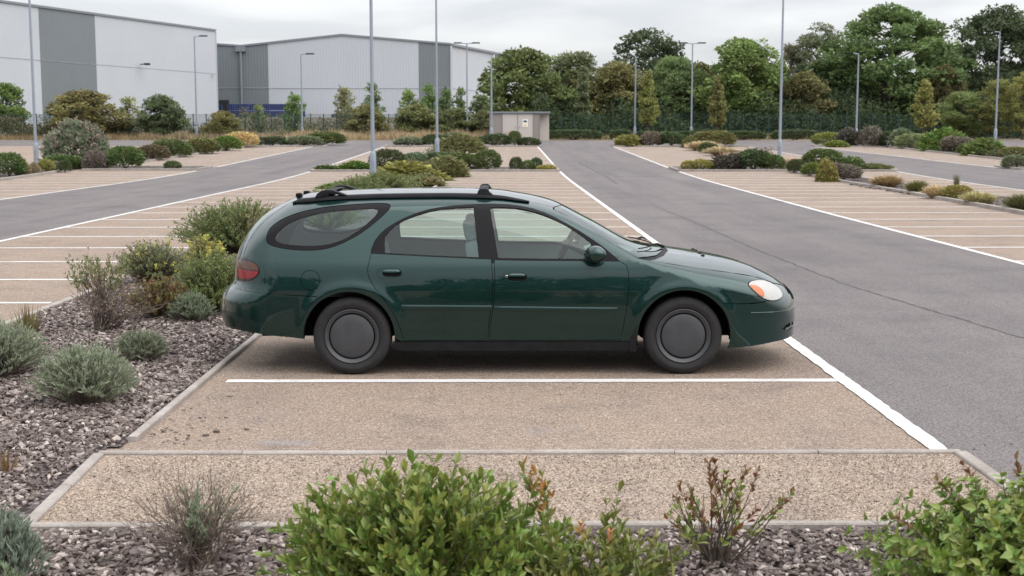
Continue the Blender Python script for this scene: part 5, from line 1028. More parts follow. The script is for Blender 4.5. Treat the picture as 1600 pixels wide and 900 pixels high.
# trees -----------------------------------------------------------
TREE_KIND = {   # width, height, bare trunk share, clumps, clump size, leaves per clump, leaf size, shape
 'oak': (8, 8.6, .10, 90, 1.15, 150, .34, 'dome'), 'big': (14, 14, .10, 175, 1.25, 150, .36, 'dome'), 'ash': (7.5, 10, .16, 95, 1.05, 150, .33, 'egg'),
 'gaps': (10, 12.3, .2, 90, 1.3, 150, .36, 'dome'), 'willow': (6, 8.6, .08, 85, .95, 170, .30, 'egg'), 'birch': (5, 10, .12, 85, .72, 100, .28, 'egg'),
 'sapling': (1.9, 4.9, .12, 34, .42, 52, .22, 'egg'),
 'cone': (2.4, 6.2, .20, 62, .36, 62, .18, 'cone'), 'poplar': (2, 7.3, .05, 60, .42, 90, .20, 'cone')}
def tree_arch(kind, seed):
    global rng; keep = rng; rng = np.random.default_rng(seed)
    W, H, bare, nc, cs, nl, ls, shape = TREE_KIND[kind]
    C = []; tries = 0
    while len(C) < nc and tries < 8000:
        tries += 1; t = rng.uniform(0, 1); a = rng.uniform(0, 6.28)
        prof = {'dome': (math.sin(math.pi*min(1, .18+t*.82))**.6 if t > .02 else .3), 'egg': math.sin(math.pi*(t*.86+.10))**.75, 'cone': (1-t*.97)**.85*min(1, .3+t*3.2)*1.1}[shape]
        lob = 1+.22*math.sin(a*3+seed+t*4)+.12*math.sin(a*5-t*7)
        r = prof*lob*rng.uniform(.25, 1)**.45; p = np.array([r*math.cos(a)*(W/2-cs*.5), r*math.sin(a)*(W/2-cs*.5), H*bare+t*(H*(1-bare)-cs*.7)+cs*.2])
        if rng.uniform() < .35 or all(np.linalg.norm((p-q)/[1, 1, .8]) > cs*.62 for q in C): C.append(p)
    C = np.array(C); nC = len(C); Ps, Ds, Ns, T, Sl = [], [], [], [], []
    for p in C:
        n = int(nl*rng.uniform(.6, 1.3)); d = rdir(n); d[:, 2] = d[:, 2]*.75+.18; r = cs*rng.uniform(.55, 1.05)*rng.uniform(.35, 1, n)**.5
        q = p+d*r[:, None]*[1, 1, .72]; Ps.append(q); Ds.append(unit(d+rng.normal(size=(n, 3))*.7+[0, 0, -.15])); Ns.append(unit(d+[0, 0, .6]+rng.normal(size=(n, 3))*.55))
        T.append(np.clip(rng.beta(2, 2, n)*.55+rng.uniform(0, .45), 0, 1)); Sl.append(np.full(n, rng.uniform(.0, .7))+rng.uniform(0, .3, n))  # random brightness per clump paints highlights and shadows into the crown colour
    Ps = np.concatenate(Ps); Ps[:, 2] = np.maximum(Ps[:, 2], .15); n = len(Ps); L_ = ls*rng.lognormal(0, .25, n)
    crown = leaf_mesh('crown', M['crown'], Ps, np.concatenate(Ds), np.concatenate(Ns), L_, L_*(.62 if kind not in ('willow', 'birch') else .38), 'card', np.concatenate(T), np.concatenate(Sl))
    mb = MB(); tr = .018*H+.02; top = H*.72
    tx = [(0, 0, -.1), (.02*W, .01*W, H*.25), (-.015*W, .02*W, H*.5), (0, 0, top)]; mb.tube(tx, [tr*1.25, tr*.85, tr*.55, tr*.15], 7)
    trunk = mb.mesh('trunk', M['bark'], 1); lb = MB()
    for p in C[rng.permutation(nC)[:min(nC, 40)]]:
        z0 = max(H*bare*.8, p[2]-np.hypot(p[0], p[1])*.75-.2); z0 = min(z0, top*.95); s = np.array([0, 0, z0]); m = (s+p)/2+[0, 0, -.10*np.hypot(p[0], p[1])*.5]
        f = .45*(1-z0/H)+.12; lb.tube([tuple(s), tuple(m), tuple(p)], [tr*f, tr*f*.6, tr*.10], 5, False)
    limbs = lb.mesh('limbs', M['bark'], 1); rng = keep
    return [('crown', crown), ('trunk', trunk), ('limbs', limbs)]
TARCH = {k: [tree_arch(k, 300+17*i+len(k)) for i in range(2 if k in ('oak', 'birch', 'sapling', 'willow', 'ash', 'big') else 1)] for k in TREE_KIND}
cnt = {}
for x, y, z, w, h, kind, col, label in TREES:
    kind = 'sapling' if kind in ('ash', 'birch') and h < 5.6 and w < 3 else kind; W, H = TREE_KIND[kind][:2]; i = cnt.get(kind, 0); cnt[kind] = i+1; parts = TARCH[kind][i % len(TARCH[kind])]
    kw = 1.18 if x > 1 and kind in ('oak', 'big', 'ash', 'willow', 'gaps') else 1.04
    g = 'trees of the wood' if x > 1 else 'young trees and thickets by the green fence'
    t = make_plant('tree' if h > 3.6 else 'small_tree', parts, (col[0]*1.72, col[1]*1.70, col[2]*1.65), (x, y, z-.05), (w/W*kw, w/W*kw, h/H*1.02), random.uniform(0, 6.28), label=label, cat='tree', group=g)
    for ch in t.children:
        if not ch.name.startswith('crown'): ch.color = (1, 1, 1, 1)
# low growth that reads as one mass
def mass(name, xs, ys, hs, leaf, col, mat='leaf', kind='card', up=.5, dens=1.0):
    X, Y, H = xs, ys, hs; n = len(X); P = np.stack([X, Y, gz(Y)+H*rng.uniform(0, 1, n)**.8], 1)
    o = link(name, leaf_mesh(name, M[mat], P, unit(rng.normal(size=(n, 3))+[0, 0, up]), unit(rng.normal(size=(n, 3))+[0, -.6, .6]), leaf*rng.lognormal(0, .3, n), leaf*.55, kind, None, np.clip(.5+.4*np.sin(X*.6)*np.cos(Y*.7+X*.23)+rng.normal(0, .15, n), 0, 1)))
    o.color = (*col, 1); return tag(o, kind='stuff')
n = 60000; X = rng.uniform(3, 64, n); Y = rng.uniform(129.6, 152, n); Hh = (1.9+.9*np.sin(X*.55)+.7*np.sin(X*.23+1)+.6*np.sin(X*1.37+Y*.4)+(Y-130)*.26).clip(.9, 8)
tag(mass('undergrowth', X, Y, Hh, .40, (.05, .07, .03), 'crown'), label='dark undergrowth filling the gaps between the trees of the wood')
n = 16000; X = rng.uniform(-56, -1, n); Y = rng.uniform(129.2, 135, n); Hh = (1.7+.8*np.sin(X*.7)+.5*np.sin(X*1.9)+.4*np.sin(X*3.1+Y)).clip(.6, 3)
tag(mass('undergrowth', X, Y, Hh, .24, (.135, .13, .065), 'crown'), label='rough brownish growth behind the green fence on the left')
n = 4200; X = rng.uniform(-54, -38, n); Y = rng.uniform(123.5, 127.5, n); Hh = (1.7+.6*np.sin(X*.9)).clip(.4, 2.6)
tag(mass('undergrowth', X, Y, Hh, .24, (.09, .085, .042)), label='rough olive growth before the fence behind the left lamp post')
def grass_mass(name, n, x0, x1, y0, y1, h, col, w=.035):
    X = rng.uniform(x0, x1, n); Y = rng.uniform(y0, y1, n); P = np.stack([X, Y, gz(Y)], 1); cl = (.65+.35*np.sin(X*1.1)*np.sin(Y*1.3+X*.6)+rng.normal(0, .12, n)).clip(.25, 1.2)
    o = link(name, leaf_mesh(name, M['needle'], P, unit(rng.normal(size=(n, 3))*[.28, .28, .05]+[0, 0, 1]), unit(rng.normal(size=(n, 3))*[1, 1, .1]), h*cl, w, 'blade', None, np.clip(cl-.3+rng.normal(0, .2, n), 0, 1)))
    o.color = (*col, 1); return tag(o, kind='stuff')
grass_mass('dry_grass', 9000, -20, 1, 121.5, 127.8, 1.1, (.40, .31, .19), .05); grass_mass('dry_grass', 5000, -34, -18, 123, 128, .9, (.30, .24, .15), .05)
n = 3000; X = rng.uniform(-30, 1, n); Y = rng.uniform(124, 128.2, n); Hh = (.55+.7*np.sin(X*.9)+.5*np.sin(X*2.3)).clip(0, 1.9); k = Hh > .25
tag(mass('undergrowth', X[k], Y[k], Hh[k], .22, (.12, .125, .06)), label='low olive weeds among the dry grass before the green fence')
grass_mass('dry_grass', 5000, 2.5, 30, 125.6, 128, .8, (.28, .22, .12), .05)
grass_mass('dry_grass', 4000, -53, -30, 120.9, 127, .8, (.25, .19, .11), .05)
grass_mass('dry_grass', 2600, 13.8, 15.1, 78, 100, .5, (.36, .27, .18))

n = 30000; X = rng.uniform(-75, 75, n); Y = rng.uniform(-44, -34, n); Hh = 9.5+1.6*np.sin(X*.31)+1.2*np.sin(X*.77+2)+.8*np.sin(X*1.7)
tag(mass('reflected_treeline', X, Y, Hh, .95, (.06, .08, .035)), label='unseen row of trees added behind the camera to darken reflections in the car paint')  # out-of-view trees, added so the car sides mirror something dark

n = 16000; X = rng.uniform(28, 68, n); Y = rng.uniform(153, 160, n); Hh = 7.5+1.2*np.sin(X*.5)
tag(mass('undergrowth', X, Y, Hh, .5, (.045, .06, .03), 'crown'), label='dense dark thicket behind the trunks of the biggest trees')

def cover(n, x0, x1, y0, y1, h, col, lab, leaf=.12):
    X = rng.uniform(x0, x1, n); Y = rng.uniform(y0, y1, n); H = h*(.55+.6*np.sin(X*2.1+Y*.9)*np.sin(Y*1.3)).clip(0, 1.2); k = H > .12*h
    o = mass('ground_cover', X[k], Y[k], H[k], leaf, col); o['label'] = lab
cover(5000, 30.2, 33.2, 75, 103, .6, (.12, .13, .06), 'low mixed growth between the bushes of the far right border')
cover(4200, -22.6, -20.6, 68.5, 102.5, .65, (.12, .14, .06), 'low mixed growth between the bushes of the left hedge row')
cover(6500, -4.9, -2.75, 42, 62.5, .5, (.15, .165, .065), 'low green growth filling the middle bed beyond the car', .09)
cover(2600, -4.95, -2.6, 68, 102, .5, (.13, .14, .06), 'low growth in the middle bed beyond the island')
cover(1500, -8.8, -2.8, 64, 66.2, .28, (.12, .14, .055), 'low growth on the left half of the near middle island', .08); cover(1800, 13.9, 19, 64.2, 66.6, .3, (.13, .14, .06), 'low growth on the right part of the near right island', .08)

# ------------------------------------------------------------------ buildings, fences, kiosk, lamp posts
M['clad_white'] = plain('white_cladding', (.44, .465, .505), .45, var=.03, scale=.15)
M['clad_grey'] = plain('grey_cladding', (.155, .178, .192), .45, var=.05, scale=.15)
M['flash'] = plain('grey_flashing', (.20, .22, .245), .4, .2, var=.05)
M['dark'] = plain('near_black', (.02, .018, .02), .9)
def ribbed(name, p0, p1, zb, zt, mat, parent, pitch=.42, depth=.02):
    """profiled sheet wall from p0 to p1 (x, y); zb, zt: heights at both ends"""
    ln = math.hypot(p1[0]-p0[0], p1[1]-p0[1]); n = max(2, int(ln/pitch)); ux, uy = (p1[0]-p0[0])/ln, (p1[1]-p0[1])/ln; nx, ny = uy, -ux
    V = []
    for i in range(n):
        for a, d in ((0, 0), (.55, 0), (.66, depth), (.89, depth)):
            t = (i+a)/n; b = zb[0]+(zb[1]-zb[0])*t; c = zt[0]+(zt[1]-zt[0])*t
            for z in (b, c): V.append((p0[0]+ux*ln*t+nx*d, p0[1]+uy*ln*t+ny*d, z))
    for z in (zb[1], zt[1]): V.append((p1[0], p1[1], z))
    m = len(V)//2; i = np.arange(m-1)*2
    return link(name, np_mesh(name, V, [np.stack([i, i+2, i+3, i+1], 1)], mat), parent)
def wallrun(root, pts, seg, zbase, ztop, mid, loc):
    """seg: (t0, t1, material) along the run; upper and lower sheets with a drip flashing between"""
    (xa, ya), (xb, yb) = pts
    for t0, t1, m in seg:
        P0 = (xa+(xb-xa)*t0-loc[0], ya+(yb-ya)*t0-loc[1]); P1 = (xa+(xb-xa)*t1-loc[0], ya+(yb-ya)*t1-loc[1])
        f = lambda t: float(np.interp(t, *zip(*ztop)))
        ks = [t0]+[t for t, _ in ztop if t0 < t < t1]+[t1]
        ribbed('cladding_panel', P0, P1, (zbase, zbase), (mid-.03, mid-.03), M[m], root)
        for a, b in zip(ks, ks[1:]):
            Q0 = (xa+(xb-xa)*a-loc[0], ya+(yb-ya)*a-loc[1]); Q1 = (xa+(xb-xa)*b-loc[0], ya+(yb-ya)*b-loc[1])
            ribbed('cladding_panel', Q0, Q1, (mid+.03, mid+.03), (f(a), f(b)), M[m], root)
def bar3(mb, a, b, w, h):
    """a straight bar of square section between two points"""
    a, b = Vector(a), Vector(b); d = (b-a).normalized(); s = d.cross(Vector((0, 0, 1))).normalized()*w/2; u = s.cross(d).normalized()*h/2
    vs = [p+x+y for p in (a, b) for x, y in ((-s, -u), (s, -u), (s, u), (-s, u))]
    return mb.add(vs, [(3, 2, 1, 0), (4, 5, 6, 7), (0, 1, 5, 4), (1, 2, 6, 5), (2, 3, 7, 6), (3, 0, 4, 7)])
# left hall: its long side runs away from the camera
A, B = (-61.9, 130.2), (-41.0, 190.0)
loc = (B[0], B[1], 2.3); hall = tag(empty('warehouse', loc), 'big white metal clad hall with one grey wall panel on the far left', 'building', 'metal clad halls')
tp = lambda X, Y: None
tx = lambda px: None
def t_at(px):                                            # share along the side wall seen at this bearing
    k = (px-785)/2040; dxx, dyy = B[0]-A[0], B[1]-A[1]; return (k*A[1]-A[0])/(dxx-k*dyy)
H1 = 16.45-2.3
ts = [0, t_at(75.0), t_at(160.5), 1]
wallrun(hall, (A, B), [(ts[0], ts[1], 'clad_white'), (ts[1]+.0004, ts[2]-.0004, 'clad_grey'), (ts[2], ts[3], 'clad_white')], -2.6, [(0, H1), (1, H1)], 7.9, loc)
mb = MB(); a = Vector((A[0]-loc[0], A[1]-loc[1], 0)); z = Vector((0, 0, 1)); off = Vector((.09, -.03, 0)); bar3(mb, a+z*(H1-.1)+off, z*(H1-.1)+off, .16, .26); mb.obj('roof_flashing', M['flash'], hall)
mb = MB(); bar3(mb, a+z*7.9+off*.4, z*7.9+off*.2, .04, .035); mb.obj('sheet_joint', M['clad_white'], hall)
mb = MB().box(-.08, .12, -.12, .10, -2.6, H1-.3); mb.obj('corner_trim', M['clad_white'], hall)
W = Vector((-40, 14, 0)); vs = [a-Vector((.1, 0, 2.6)), Vector((-.1, 0, -2.6)), W-z*2.6, a+W-z*2.6]; top = [v+z*(H1+2.5) for v in vs]
MB().add(vs+top, [(4, 5, 6, 7), (1, 2, 6, 5), (2, 3, 7, 6), (3, 0, 4, 7), (0, 1, 5, 4)]).obj('wall_core', M['flash'], hall)
def on_wall(px, zz): t = t_at(px); return Vector((A[0]+(B[0]-A[0])*t-loc[0], A[1]+(B[1]-A[1])*t-loc[1], zz))
p = on_wall(226, 8.35); fl = MB(); bar3(fl, p+off*2, p+off*14, .12, .12); fl.box(p.x+.9, p.x+1.5, p.y-.9, p.y-.1, p.z-.12, p.z+.12); fl.obj('wall_floodlight', M['dark'], hall)
p = on_wall(338, 7.75); cm = MB(); bar3(cm, p+off, p+off*5, .1, .1); cm.box(p.x+.3, p.x+.6, p.y-.5, p.y-.1, p.z-.1, p.z+.15); cm.obj('security_camera', M['clad_white'], hall)
# gabled hall
P0, P1, P2 = (-43.2, 200.4), (-39.4, 200), (-7.69, 200); P3 = (1.73, 231)
loc2 = (-7.69, 200, 2.4); gh = tag(empty('warehouse', loc2), 'gabled pale hall with grey corner panels and a drainpipe in the roof valley', 'building', 'metal clad halls')
zb, mid = -.6, 6.1; ev = 12.68; ap = 14.05
wallrun(gh, ((-60, 200), P1), [(0, 1, 'clad_grey')], zb, [(0, ev+1.1), (1, ev-.28)], mid, loc2)
sg = lambda px: ((px-785)*.0972+39.4)/31.71
wallrun(gh, (P1, P2), [(0, sg(421), 'clad_grey'), (sg(421)+.001, sg(655), 'clad_white'), (sg(655)+.001, 1, 'clad_grey')], zb, [(0, ev-.28), (.48, ap), (1, ev-.02)], mid, loc2)
wallrun(gh, (P2, P3), [(.004, .665, 'clad_white'), (.70, .835, 'clad_grey'), (.838, 1, 'clad_white')], zb, [(0, ev-.25), (1, ev-.25)], mid, loc2)
e = lambda P, zz: Vector((P[0]-loc2[0], P[1]-loc2[1], zz)); f = Vector((0, -.08, 0)); apx = (P1[0]+31.71*.48, 200)
mb = MB(); bar3(mb, e((-60, 200), ev+1.1)+f, e(P1, ev-.28)+f, .2, .28); bar3(mb, e(P1, ev-.28)+f, e(apx, ap)+f, .2, .28); bar3(mb, e(apx, ap)+f, e(P2, ev)+f, .2, .28); mb.obj('verge_flashing', M['flash'], gh)
mb = MB(); bar3(mb, e(P2, ev-.12)+Vector((.15, -.05, 0)), e(P3, ev-.12)+Vector((.15, -.05, 0)), .35, .34); mb.obj('gutter', M['flash'], gh)
mb = MB(); f2 = Vector((0, -.05, 0)); bar3(mb, e((-60, 200), mid)+f2, e(P2, mid)+f2, .07, .05); bar3(mb, e(P2, mid)+Vector((.05, 0, 0)), e(P3, mid)+Vector((.05, 0, 0)), .07, .05); mb.obj('sheet_joint', M['clad_white'], gh)
mb = MB().box(-.15, .15, -.16, .12, zb, ev-.3); mb.obj('corner_trim', M['clad_white'], gh)
mb = MB(); q = e(P1, 0); mb.tube([(q.x, q.y-.3, zb), (q.x, q.y-.3, ev-1.1)], .22, 10); mb.box(q.x-.75, q.x+.75, q.y-.62, q.y-.02, ev-1.15, ev-.45); mb.obj('drainpipe', M['flash'], gh)
mb = MB(); q = e(P2, 0)+(e(P3, 0)-e(P2, 0))*.68; mb.tube([(q.x+.25, q.y-.1, zb), (q.x+.25, q.y-.1, ev-.4)], .2, 8); mb.obj('drainpipe', M['flash'], gh)
back = Vector((9.5, 31, 0)); r = [e((-60, 200), ev+1.1), e(P1, ev-.3), e(apx, ap), e(P2, ev-.05)]; r2 = [v+back for v in r]; lo = [Vector((v.x, v.y+.12, zb)) for v in r]; MB().add(r+r2, [(i, i+1, i+5, i+4) for i in range(3)]).obj('roof', M['flash'], gh)
MB().add([v+Vector((0, .1, -.05)) for v in r]+lo, [(i, i+1, 5+i, 4+i) for i in range(3)]).obj('wall_core', M['flash'], gh)
q = e((-42.1, 200), 0); MB().box(q.x-1.3, q.x+.7, -.22, -.07, zb, 4.9-.6).obj('doorway_shade_slab', M['dark'], gh)  # solid slab on the wall, its near-black colour standing for doorway shade
p = e(P2, 8.0)+(e(P3, 0)-e(P2, 0))*.48; fl = MB(); fl.box(p.x+.1, p.x+.9, p.y-.7, p.y+.1, 7.8, 8.1); fl.obj('wall_floodlight', M['dark'], gh)
# blue cage crates
ORD = 'first second third fourth fifth sixth seventh eighth ninth tenth eleventh'.split()
M['crate_blue'] = plain('blue_crate', (.05, .075, .20), .5, var=.25); M['crate_back'] = plain('dark_blue_crate_load', (.012, .018, .06), .8)
cr_body = MB(); cr_rail = MB(); w, d, h = .98, .9, .96
for x in (0, w/3, 2*w/3, w): cr_rail.box(x-.035, x+.035, -.035, .035, 0, h)
for zq in (.05, h/3, 2*h/3, h-.05): cr_rail.box(.037, w-.037, -.03, .03, zq-.035, zq+.035)
cr_body.box(.04, w-.04, .06, d, .06, h-.04); me_b, me_r = cr_body.mesh('crate_body', M['crate_back']), cr_rail.mesh('crate_frame', M['crate_blue'])
def crate(x, y, z, label):
    c = tag(empty('crate', (x, y, z)), label, 'crate', 'blue crates stacked behind the fence'); link('crate_body', me_b, c); link('crate_frame', me_r, c)
for i in range(11):
    for j in range(2): crate(-40.2+i*1.02+random.uniform(-.02, .02), 193.5, 2.45+1.6+j*.99, f'blue cage crate, {ORD[i]} from the left in the {("lower", "upper")[j]} row of the two high stack')
for i in range(2):
    for j in range(2): crate(-43.3+i*1.02, 194.2, 2.45+1.5+j*.98, f'{("lower", "upper")[j]} {("left", "right")[i]} one of the four blue cage crates before the dark doorway')
for i in range(5): crate(-25.0+i*1.04, 193, 2.45+1.1, f'{ORD[i]} blue crate from the left in the low row right of the thin lamp post')
for i in range(2): crate(-9.7+i*1.02, 193, 2.45+1.2, f'{("left", "right")[i]} one of two blue crates between the thickets near the gabled hall corner')
pl = tag(MB().box(-46, -6, 192.5, 195.5, 2.0, 4.02).box(-41, -38.5, 195.6, 197, 2.0, 3).obj('loading_platform', M['concrete']), 'grey loading platform under the blue crates, mostly hidden by growth', 'platform')
pl.scale = (1, 1, 1)
tag(MB().box(-29, -17, 196, 198.5, 2.2, 4.9).obj('flatbed_trailer', M['clad_white']), 'white low trailer side seen through the growth before the gabled hall', 'trailer') if False else None
# green mesh fences
M['fence'] = plain('dark_green_fence', (.012, .05, .042), .5, var=.15)
def fence(x0, x1, y, label, nw):
    root = tag(empty('mesh_fence', (x0, y, float(gz(y)))), label, 'fence'); pitch = 1.27; n = int((x1-x0)/pitch)
    post = MB().box(-.035, .035, -.03, .03, -.1, 2.45).mesh('fence_post', M['fence']); pn = MB()
    for k in range(nw+1): x = .05+k*(pitch-.1)/nw; pn.box(x-.006, x+.006, -.006, .006, .05, 2.38)
    for zq in (.06, .8, 1.55, 2.36): pn.box(.04, pitch-.04, .007, .022, zq-.008, zq+.008)
    pme = pn.mesh('mesh_panel', M['fence'])
    for i in range(n+1):
        link('fence_post', post, root, (i*pitch, 0, 0))
        if i < n: link('mesh_panel', pme, root, (i*pitch, 0, 0))
fence(-53, -8.5, 128.6, 'dark green mesh fence on many posts in front of the two halls', 24); fence(4.5, 62, 128.6, 'dark green mesh fence in the shade under the trees of the wood', 10)
# kiosk
def kiosk_mat():
    m, nt, p, o = new_mat('kiosk_panel'); co = objco(nt); b = nd(nt, 'ShaderNodeTexBrick', {'Vector': co, 'Scale': 9.0, 'Color1': (.49, .45, .42, 1), 'Color2': (.46, .42, .39, 1), 'Mortar': (.25, .22, .2, 1), 'Mortar Size': .012})
    nt.links.new(b.outputs['Color'], p.inputs['Base Color']); p.inputs['Roughness'].default_value = .8; return m
M['kiosk'] = kiosk_mat(); M['sign_white'] = plain('white_sign', (.75, .75, .74), .5, var=.03); M['sign_yellow'] = plain('yellow_sign', (.75, .45, .03), .5); M['sign_dark'] = plain('sign_print', (.04, .04, .05), .6)
ky = 122.0; kz = float(gz(ky)); kx = -1.18; ks = tag(empty('utility_kiosk', (kx, ky, kz)), 'pale brown utility kiosk with flat roof, double doors and a warning sign', 'kiosk')
MB().box(0, 1.17, 0, 2.6, -.2, 2.5).box(4.05, 4.62, 0, 2.6, -.2, 2.5).box(1.17, 4.05, .05, 2.6, -.2, 2.5).box(4.62, 5.55, .8, 2.55, -.2, 2.5).obj('wall', M['kiosk'], ks)
for x0, x1 in ((1.20, 2.58), (2.63, 4.02)): dd = MB().box(x0, x1, -.01, .045, .02, 2.42).obj('door', M['kiosk'], ks, bevel=.01); MB().box(x1-.22 if x0 < 2 else x0+.1, x1-.14 if x0 < 2 else x0+.18, -.05, -.012, 1.15, 1.3).obj('handle', M['galv'], dd)
for x in (1.185, 2.605, 4.035, 4.64): MB().box(x-.03, x+.03, -.03, .0, -.1, 2.5).obj('jamb', M['flash'], ks)
MB().box(-.12, 5.65, -.14, 2.75, 2.503, 2.66).obj('roof_slab', M['flash'], ks, bevel=.02)
sg_ = MB().box(3.05, 3.55, -.045, -.012, 1.25, 1.95).obj('warning_sign', M['sign_white'], ks)
MB().prism([(3.15, 1.36), (3.45, 1.36), (3.30, 1.60)], 'y', -.052, -.046).obj('warning_triangle', M['sign_yellow'], sg_); MB().box(3.14, 3.46, -.052, -.046, 1.68, 1.86).obj('print', M['sign_dark'], sg_)
# lamp posts
LAMP_LABELS = ['tall bare grey lamp post in the left bed', 'grey lamp post with one arm to the right before the corner of the left hall', 'thin grey lamp post with one arm before the gabled hall', 'nearest grey lamp post, its foot in the yellow tinged bush behind the car', 'tall grey lamp post left of the double armed one, its foot in a dark hedge', 'lamp post with two arms before the white side wall of the gabled hall', 'plain grey post at the left corner of the kiosk', 'slender lamp post with a stub arm before the small yellow green tree', 'lamp post with two arms before the wood', 'tall bare grey lamp post between the rounded bushes of the right bed', 'slim lamp post with a stub arm to the left before the biggest tree', 'lamp post carrying a small white sign in the far right border']
for (x, y, z, h, kind), lab in zip(LAMP_POSTS, LAMP_LABELS):
    r = tag(empty('lamp_post', (x, y, z)), lab, 'lamp post', 'grey lamp posts of the car park'); k = 1 if y < 100 else 1.12
    MB().tube([(0, 0, -.2), (0, 0, 1.05), (0, 0, 1.16), (0, 0, 1.22)], [.135*k, .135*k, .11*k, .085*k], 14).obj('base', M['galv'], r, .6)
    MB().tube([(0, 0, 1.221), (0, 0, h*.55), (0, 0, h)], [.080*k, .068*k, .052*k], 12).obj('pole', M['galv'], r, .6)
    if y < 100: MB().box(-.05, .05, -.145*k, -.11*k, .35, .85).obj('access_door', M['galv'], r, bevel=.006)
    arms = {'right': (1,), 'left': (-1,), 'both': (1, -1), 'short': (), 'shortr': (.55,), 'none': (1, -1)}[kind]
    for s in arms:
        m = 1.0 if abs(s) == 1 else .55; q = 1 if s > 0 else -1
        MB().tube([(0, 0, h-.02), (q*.5*m, 0, h+.03)], [.045, .045], 8).obj('arm', M['galv'], r)
        MB().box(*sorted((q*.5*m, q*1.25*m)), -.15, .15, h+.0, h+.11).obj('lamp_head', M['trim'], r, .5, .02)
    if kind == 'left' and x > 45:
        s_ = MB().box(-.38, .12, -.12, -.09, 2.3, 3.1).obj('sign_plate', M['sign_white'], r); MB().box(-.22, -.06, -.127, -.121, 2.45, 2.95).obj('print', M['sign_dark'], s_)

# ------------------------------------------------------------------ near plants, each built for its place
def shoots(base, tips, per, ln, wd, kind, mat, name, parent, col, spread=.55, start=.25, stem=None, up=.35, single=0, tint=None, cluster=1.0, stem_mat='twig', bend=.12, lenvar=.2):
    """leafy shoots from a base to each tip; the leaves that show largest become parts of their own"""
    P, D, Nn, T = [], [], [], []; mb = MB()
    for t in tips:
        t = np.array(t); b = np.array(base)+np.append(rng.normal(0, .03, 2), 0); mid = b+(t-b)*.5+rng.normal(0, bend*.3, 3)*[1, 1, .3]+[0, 0, bend*np.linalg.norm(t[:2]-b[:2])*.5]
        curve = lambda s: (1-s)**2*b+2*s*(1-s)*mid+s*s*t
        if stem: mb.tube([tuple(curve(s)) for s in (0, .35, .7, 1)], [stem, stem*.8, stem*.55, stem*.3], 5, False)
        s = start+(1-start)*rng.uniform(0, 1, per)**cluster; s = np.sort(s); s[-3:] = .995
        q = np.stack([curve(v) for v in s]); tan = unit(np.stack([curve(min(1, v+.02))-curve(v-.03) for v in s]))
        a = np.arange(per)*2.4+rng.uniform(0, 6.28); e1 = unit(np.cross(tan, rng.normal(size=3))); e2 = np.cross(tan, e1); ra = e1*np.cos(a)[:, None]+e2*np.sin(a)[:, None]
        d = unit(ra*spread+tan*.6+[0, 0, up]+rng.normal(size=(per, 3))*.15); P.append(q); D.append(d); Nn.append(unit(tan-d*np.sum(tan*d, 1)[:, None]+rng.normal(size=(per, 3))*.2)); T.append(np.clip(s*.55+rng.uniform(0, .45, per), 0, 1))
    P, D, Nn, T = map(np.concatenate, (P, D, Nn, T)); n = len(P); L_ = ln*rng.lognormal(0, lenvar, n); slow = np.clip(1-T+rng.normal(0, .25, n), 0, 1)
    solo = np.zeros(n, bool)
    if single:
        sc = -P[:, 1]*.6+P[:, 2]*1.0+rng.normal(0, .05, n); solo[np.argsort(-sc)[:single]] = True
        for i in np.nonzero(solo)[0]:
            d = Vector(D[i]); nn = Vector(Nn[i]); sd_ = nn.cross(d).normalized(); nn = d.cross(sd_)
            o = link('leaf', LEAF_ME[(kind, mat)], parent); o.matrix_local = Matrix(((d.x*L_[i], sd_.x*wd*L_[i]/ln, nn.x*L_[i], P[i, 0]), (d.y*L_[i], sd_.y*wd*L_[i]/ln, nn.y*L_[i], P[i, 1]), (d.z*L_[i], sd_.z*wd*L_[i]/ln, nn.z*L_[i], P[i, 2]), (0, 0, 0, 1)))
            f = .8+.5*T[i]*random.uniform(.7, 1.2); o.color = (col[0]*f*(1+.25*(T[i]-.5)), col[1]*f, col[2]*f, 1)
    k = ~solo; o = link(name, leaf_mesh(name, M[mat], P[k], D[k], Nn[k], L_[k], wd*L_[k]/ln, kind, T[k], slow[k]), parent); o.color = (*col, 1); o['kind'] = 'stuff'
    if stem: link('stems', mb.mesh('stems', M[stem_mat]), parent)
    return o
def twigs(name, parent, base_r, n, rx, ry, h, rad, sub=5, mat='twig', lean=(0, 0)):
    """tangled bare stems: each kinks upward and throws side twigs"""
    mb = MB(); ends = []
    for i in range(n):
        a = rng.uniform(0, 6.28); r = math.sqrt(rng.uniform(0, 1)); t = np.array([rx*r*math.cos(a)+lean[0], ry*r*math.sin(a)+lean[1], h*rng.uniform(.55, 1)*(1-.45*r*r)]); b = np.array([rng.normal(0, base_r), rng.normal(0, base_r), 0])
        P = [b]
        for k in (.25, .5, .75, 1): P.append(b+(t-b)*k+[0, 0, .12*h*math.sin(math.pi*k)]+rng.normal(0, .022, 3)*h*2*(k < 1))
        mb.tube([tuple(p) for p in P], [rad, rad*.85, rad*.65, rad*.45, rad*.25], 4, False); ends.append(t)
        for j in range(sub):
            q = rng.integers(1, 4); s = P[q]+(P[q+1]-P[q])*rng.uniform(0, 1); d = unit(P[q+1]-P[q]+rng.normal(0, .55, 3)*np.linalg.norm(P[q+1]-P[q])); L_ = h*rng.uniform(.12, .32); m = s+d*L_*.5+rng.normal(0, .01, 3); e = s+d*L_+[0, 0, L_*.25]
            mb.tube([tuple(s), tuple(m), tuple(e)], [rad*.42, rad*.34, rad*.2], 3, False); ends.append(e)
    o = link(name, mb.mesh(name, M[mat]), parent); return np.array(ends)
LEAF_ME = {}
